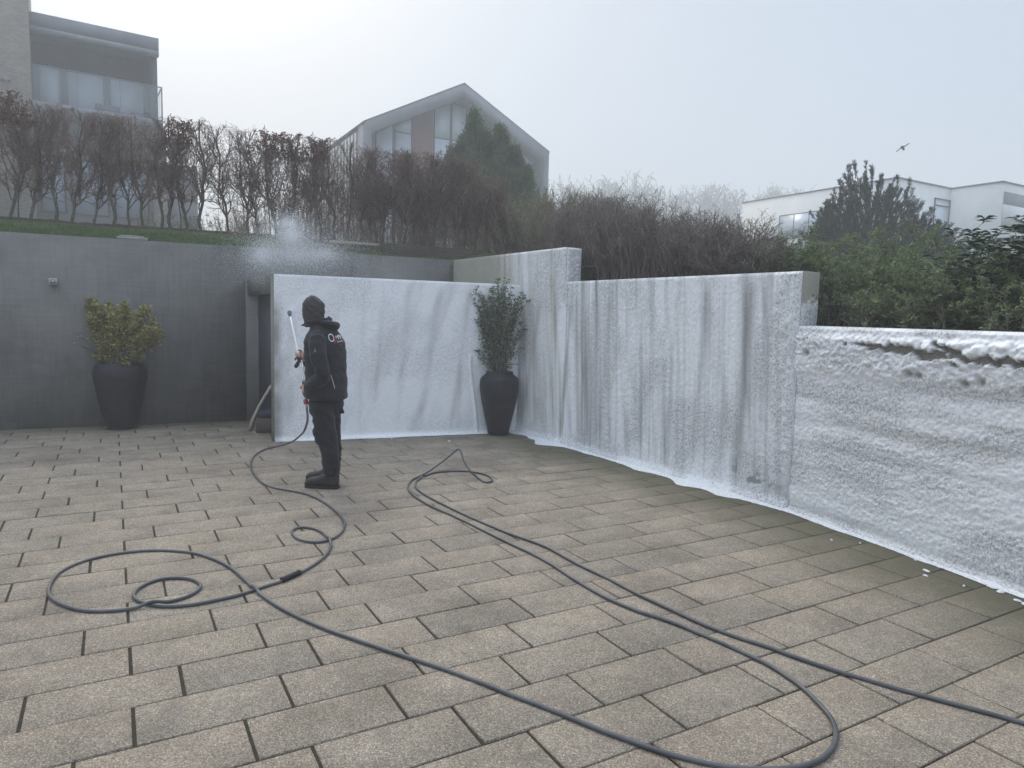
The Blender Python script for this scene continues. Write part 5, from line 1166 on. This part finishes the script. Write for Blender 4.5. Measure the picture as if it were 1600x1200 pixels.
# ---------------------------------------------------------------- drops of spray in the air (real small drops)
r_ = np.random.default_rng(77); P = []
def cloud(n, px, py, sx, sy, Y, sY, r0=.0009, r1=.0020):
    for _ in range(n):
        k_ = r_.uniform(.35, 1.75); x, y = px + r_.normal(0, sx) * k_, py + r_.normal(0, sy) * k_; q = at(x, y, Y + r_.normal(0, sY))
        P.append((q, r_.uniform(r0, r1)))
cloud(24000, 455, 368, 16, 15, 9.3, .25); cloud(30000, 462, 398, 34, 17, 9.3, .3); cloud(18000, 410, 398, 20, 17, 9.25, .3); cloud(13000, 505, 396, 26, 13, 9.4, .3); cloud(6000, 450, 348, 14, 8, 9.4, .3); cloud(8000, 465, 385, 60, 22, 9.4, .4)
tip = LNC(487)
for _ in range(5000):
    f = r_.random() ** .8; a = r_.uniform(-.55, .55); up_ = r_.normal(0, .03); D_ = np.array([-.10, .99, .06]); sd_ = np.array([.55, .25, .25])
    P.append((tip + D_ * f * .9 + sd_ * f * .42 * a * 2 + np.array([0, 0, .16 * f * (1 - a * a * 3) + up_ * f]), r_.uniform(.0008, .0018)))
C_ = np.array([p for p, _ in P]); Rr = np.array([q for _, q in P])
ok = (C_[:, 2] > .1); C_, Rr = C_[ok], Rr[ok]
tet = np.array([(1, 1, 1), (1, -1, -1), (-1, 1, -1), (-1, -1, 1)], float) * .85; fo = [(0, 1, 2), (0, 3, 1), (0, 2, 3), (1, 3, 2)]
V_ = (C_[:, None] + tet[None] * Rr[:, None, None]).reshape(-1, 3); b = MB(); b.add(V_, [tuple(4 * i + k for k in f) for i in range(len(C_)) for f in fo])
m = NM('water_drops', .3, .5).base((.85, .88, .92)); o = b.build('spray_mist', m.m, None, True); tag(o, 'white mist of fine drops drifting up behind the free-standing wall and fanning from the lance nozzle', 'spray', kind='stuff')

# ---------------------------------------------------------------- fog
b = MB(); b.box(-190, 190, -60, 200, -2.2, 36)
m = bpy.data.materials.new('fog'); m.use_nodes = True; t = m.node_tree; t.nodes.clear(); ov = t.nodes.new('ShaderNodeOutputMaterial'); pv = t.nodes.new('ShaderNodeVolumePrincipled')
pv.inputs['Color'].default_value = (.96, .97, 1, 1); pv.inputs['Density'].default_value = .0062; pv.inputs['Anisotropy'].default_value = .15; t.links.new(pv.outputs[0], ov.inputs['Volume'])
tag(b.build('haze', m), 'pale fog filling the air', 'fog', kind='stuff')
# ---------------------------------------------------------------- one label per thing in a row
ORD = ['leftmost', 'second', 'third', 'fourth', 'fifth', 'sixth', 'seventh', 'eighth', 'ninth', 'tenth', 'eleventh', 'twelfth', 'thirteenth', 'fourteenth', 'fifteenth', 'sixteenth', 'seventeenth', 'eighteenth', 'nineteenth', 'twentieth', 'twenty-first', 'twenty-second', 'twenty-third', 'twenty-fourth', 'twenty-fifth', 'twenty-sixth', 'twenty-seventh', 'twenty-eighth'] + ['twenty-ninth', 'thirtieth', 'thirty-first', 'thirty-second', 'thirty-third', 'thirty-fourth', 'thirty-fifth', 'thirty-sixth', 'thirty-seventh', 'thirty-eighth', 'thirty-ninth', 'fortieth']
def number(group, text, skip=()):
    L_ = sorted([o for o in col.objects if o.get('group') == group and o.parent is None], key=lambda o: o.location.x / max(o.location.y, .1))
    n = len(L_)
    for i, o in enumerate(L_):
        o['label'] = text % (ORD[i] if i == 0 else 'rightmost' if i == n - 1 else ORD[i] + ' from the left')
number(HB['group'], 'bare open-twigged beech plant in the hedge above the grey wall, %s')
number('densely twigged beech plants at the right end of the hedge', 'dense brown beech plant at the right end of the clipped hedge, %s')
number(G1, 'low brown bush behind the hedge trunks, %s')
number(G2, 'low green bush on the slope behind the bare hedge, %s')
number(G3, 'loose shrub with small green leaves behind the back wall corner, %s')
number(G4, 'dark purplish twiggy shrub above the middle of the foam-covered wall, %s')
number(G5, 'spiny shrub with bright green leaves above the low wall part, %s')
number(G6, 'bare tree pale in the fog on the skyline, %s')
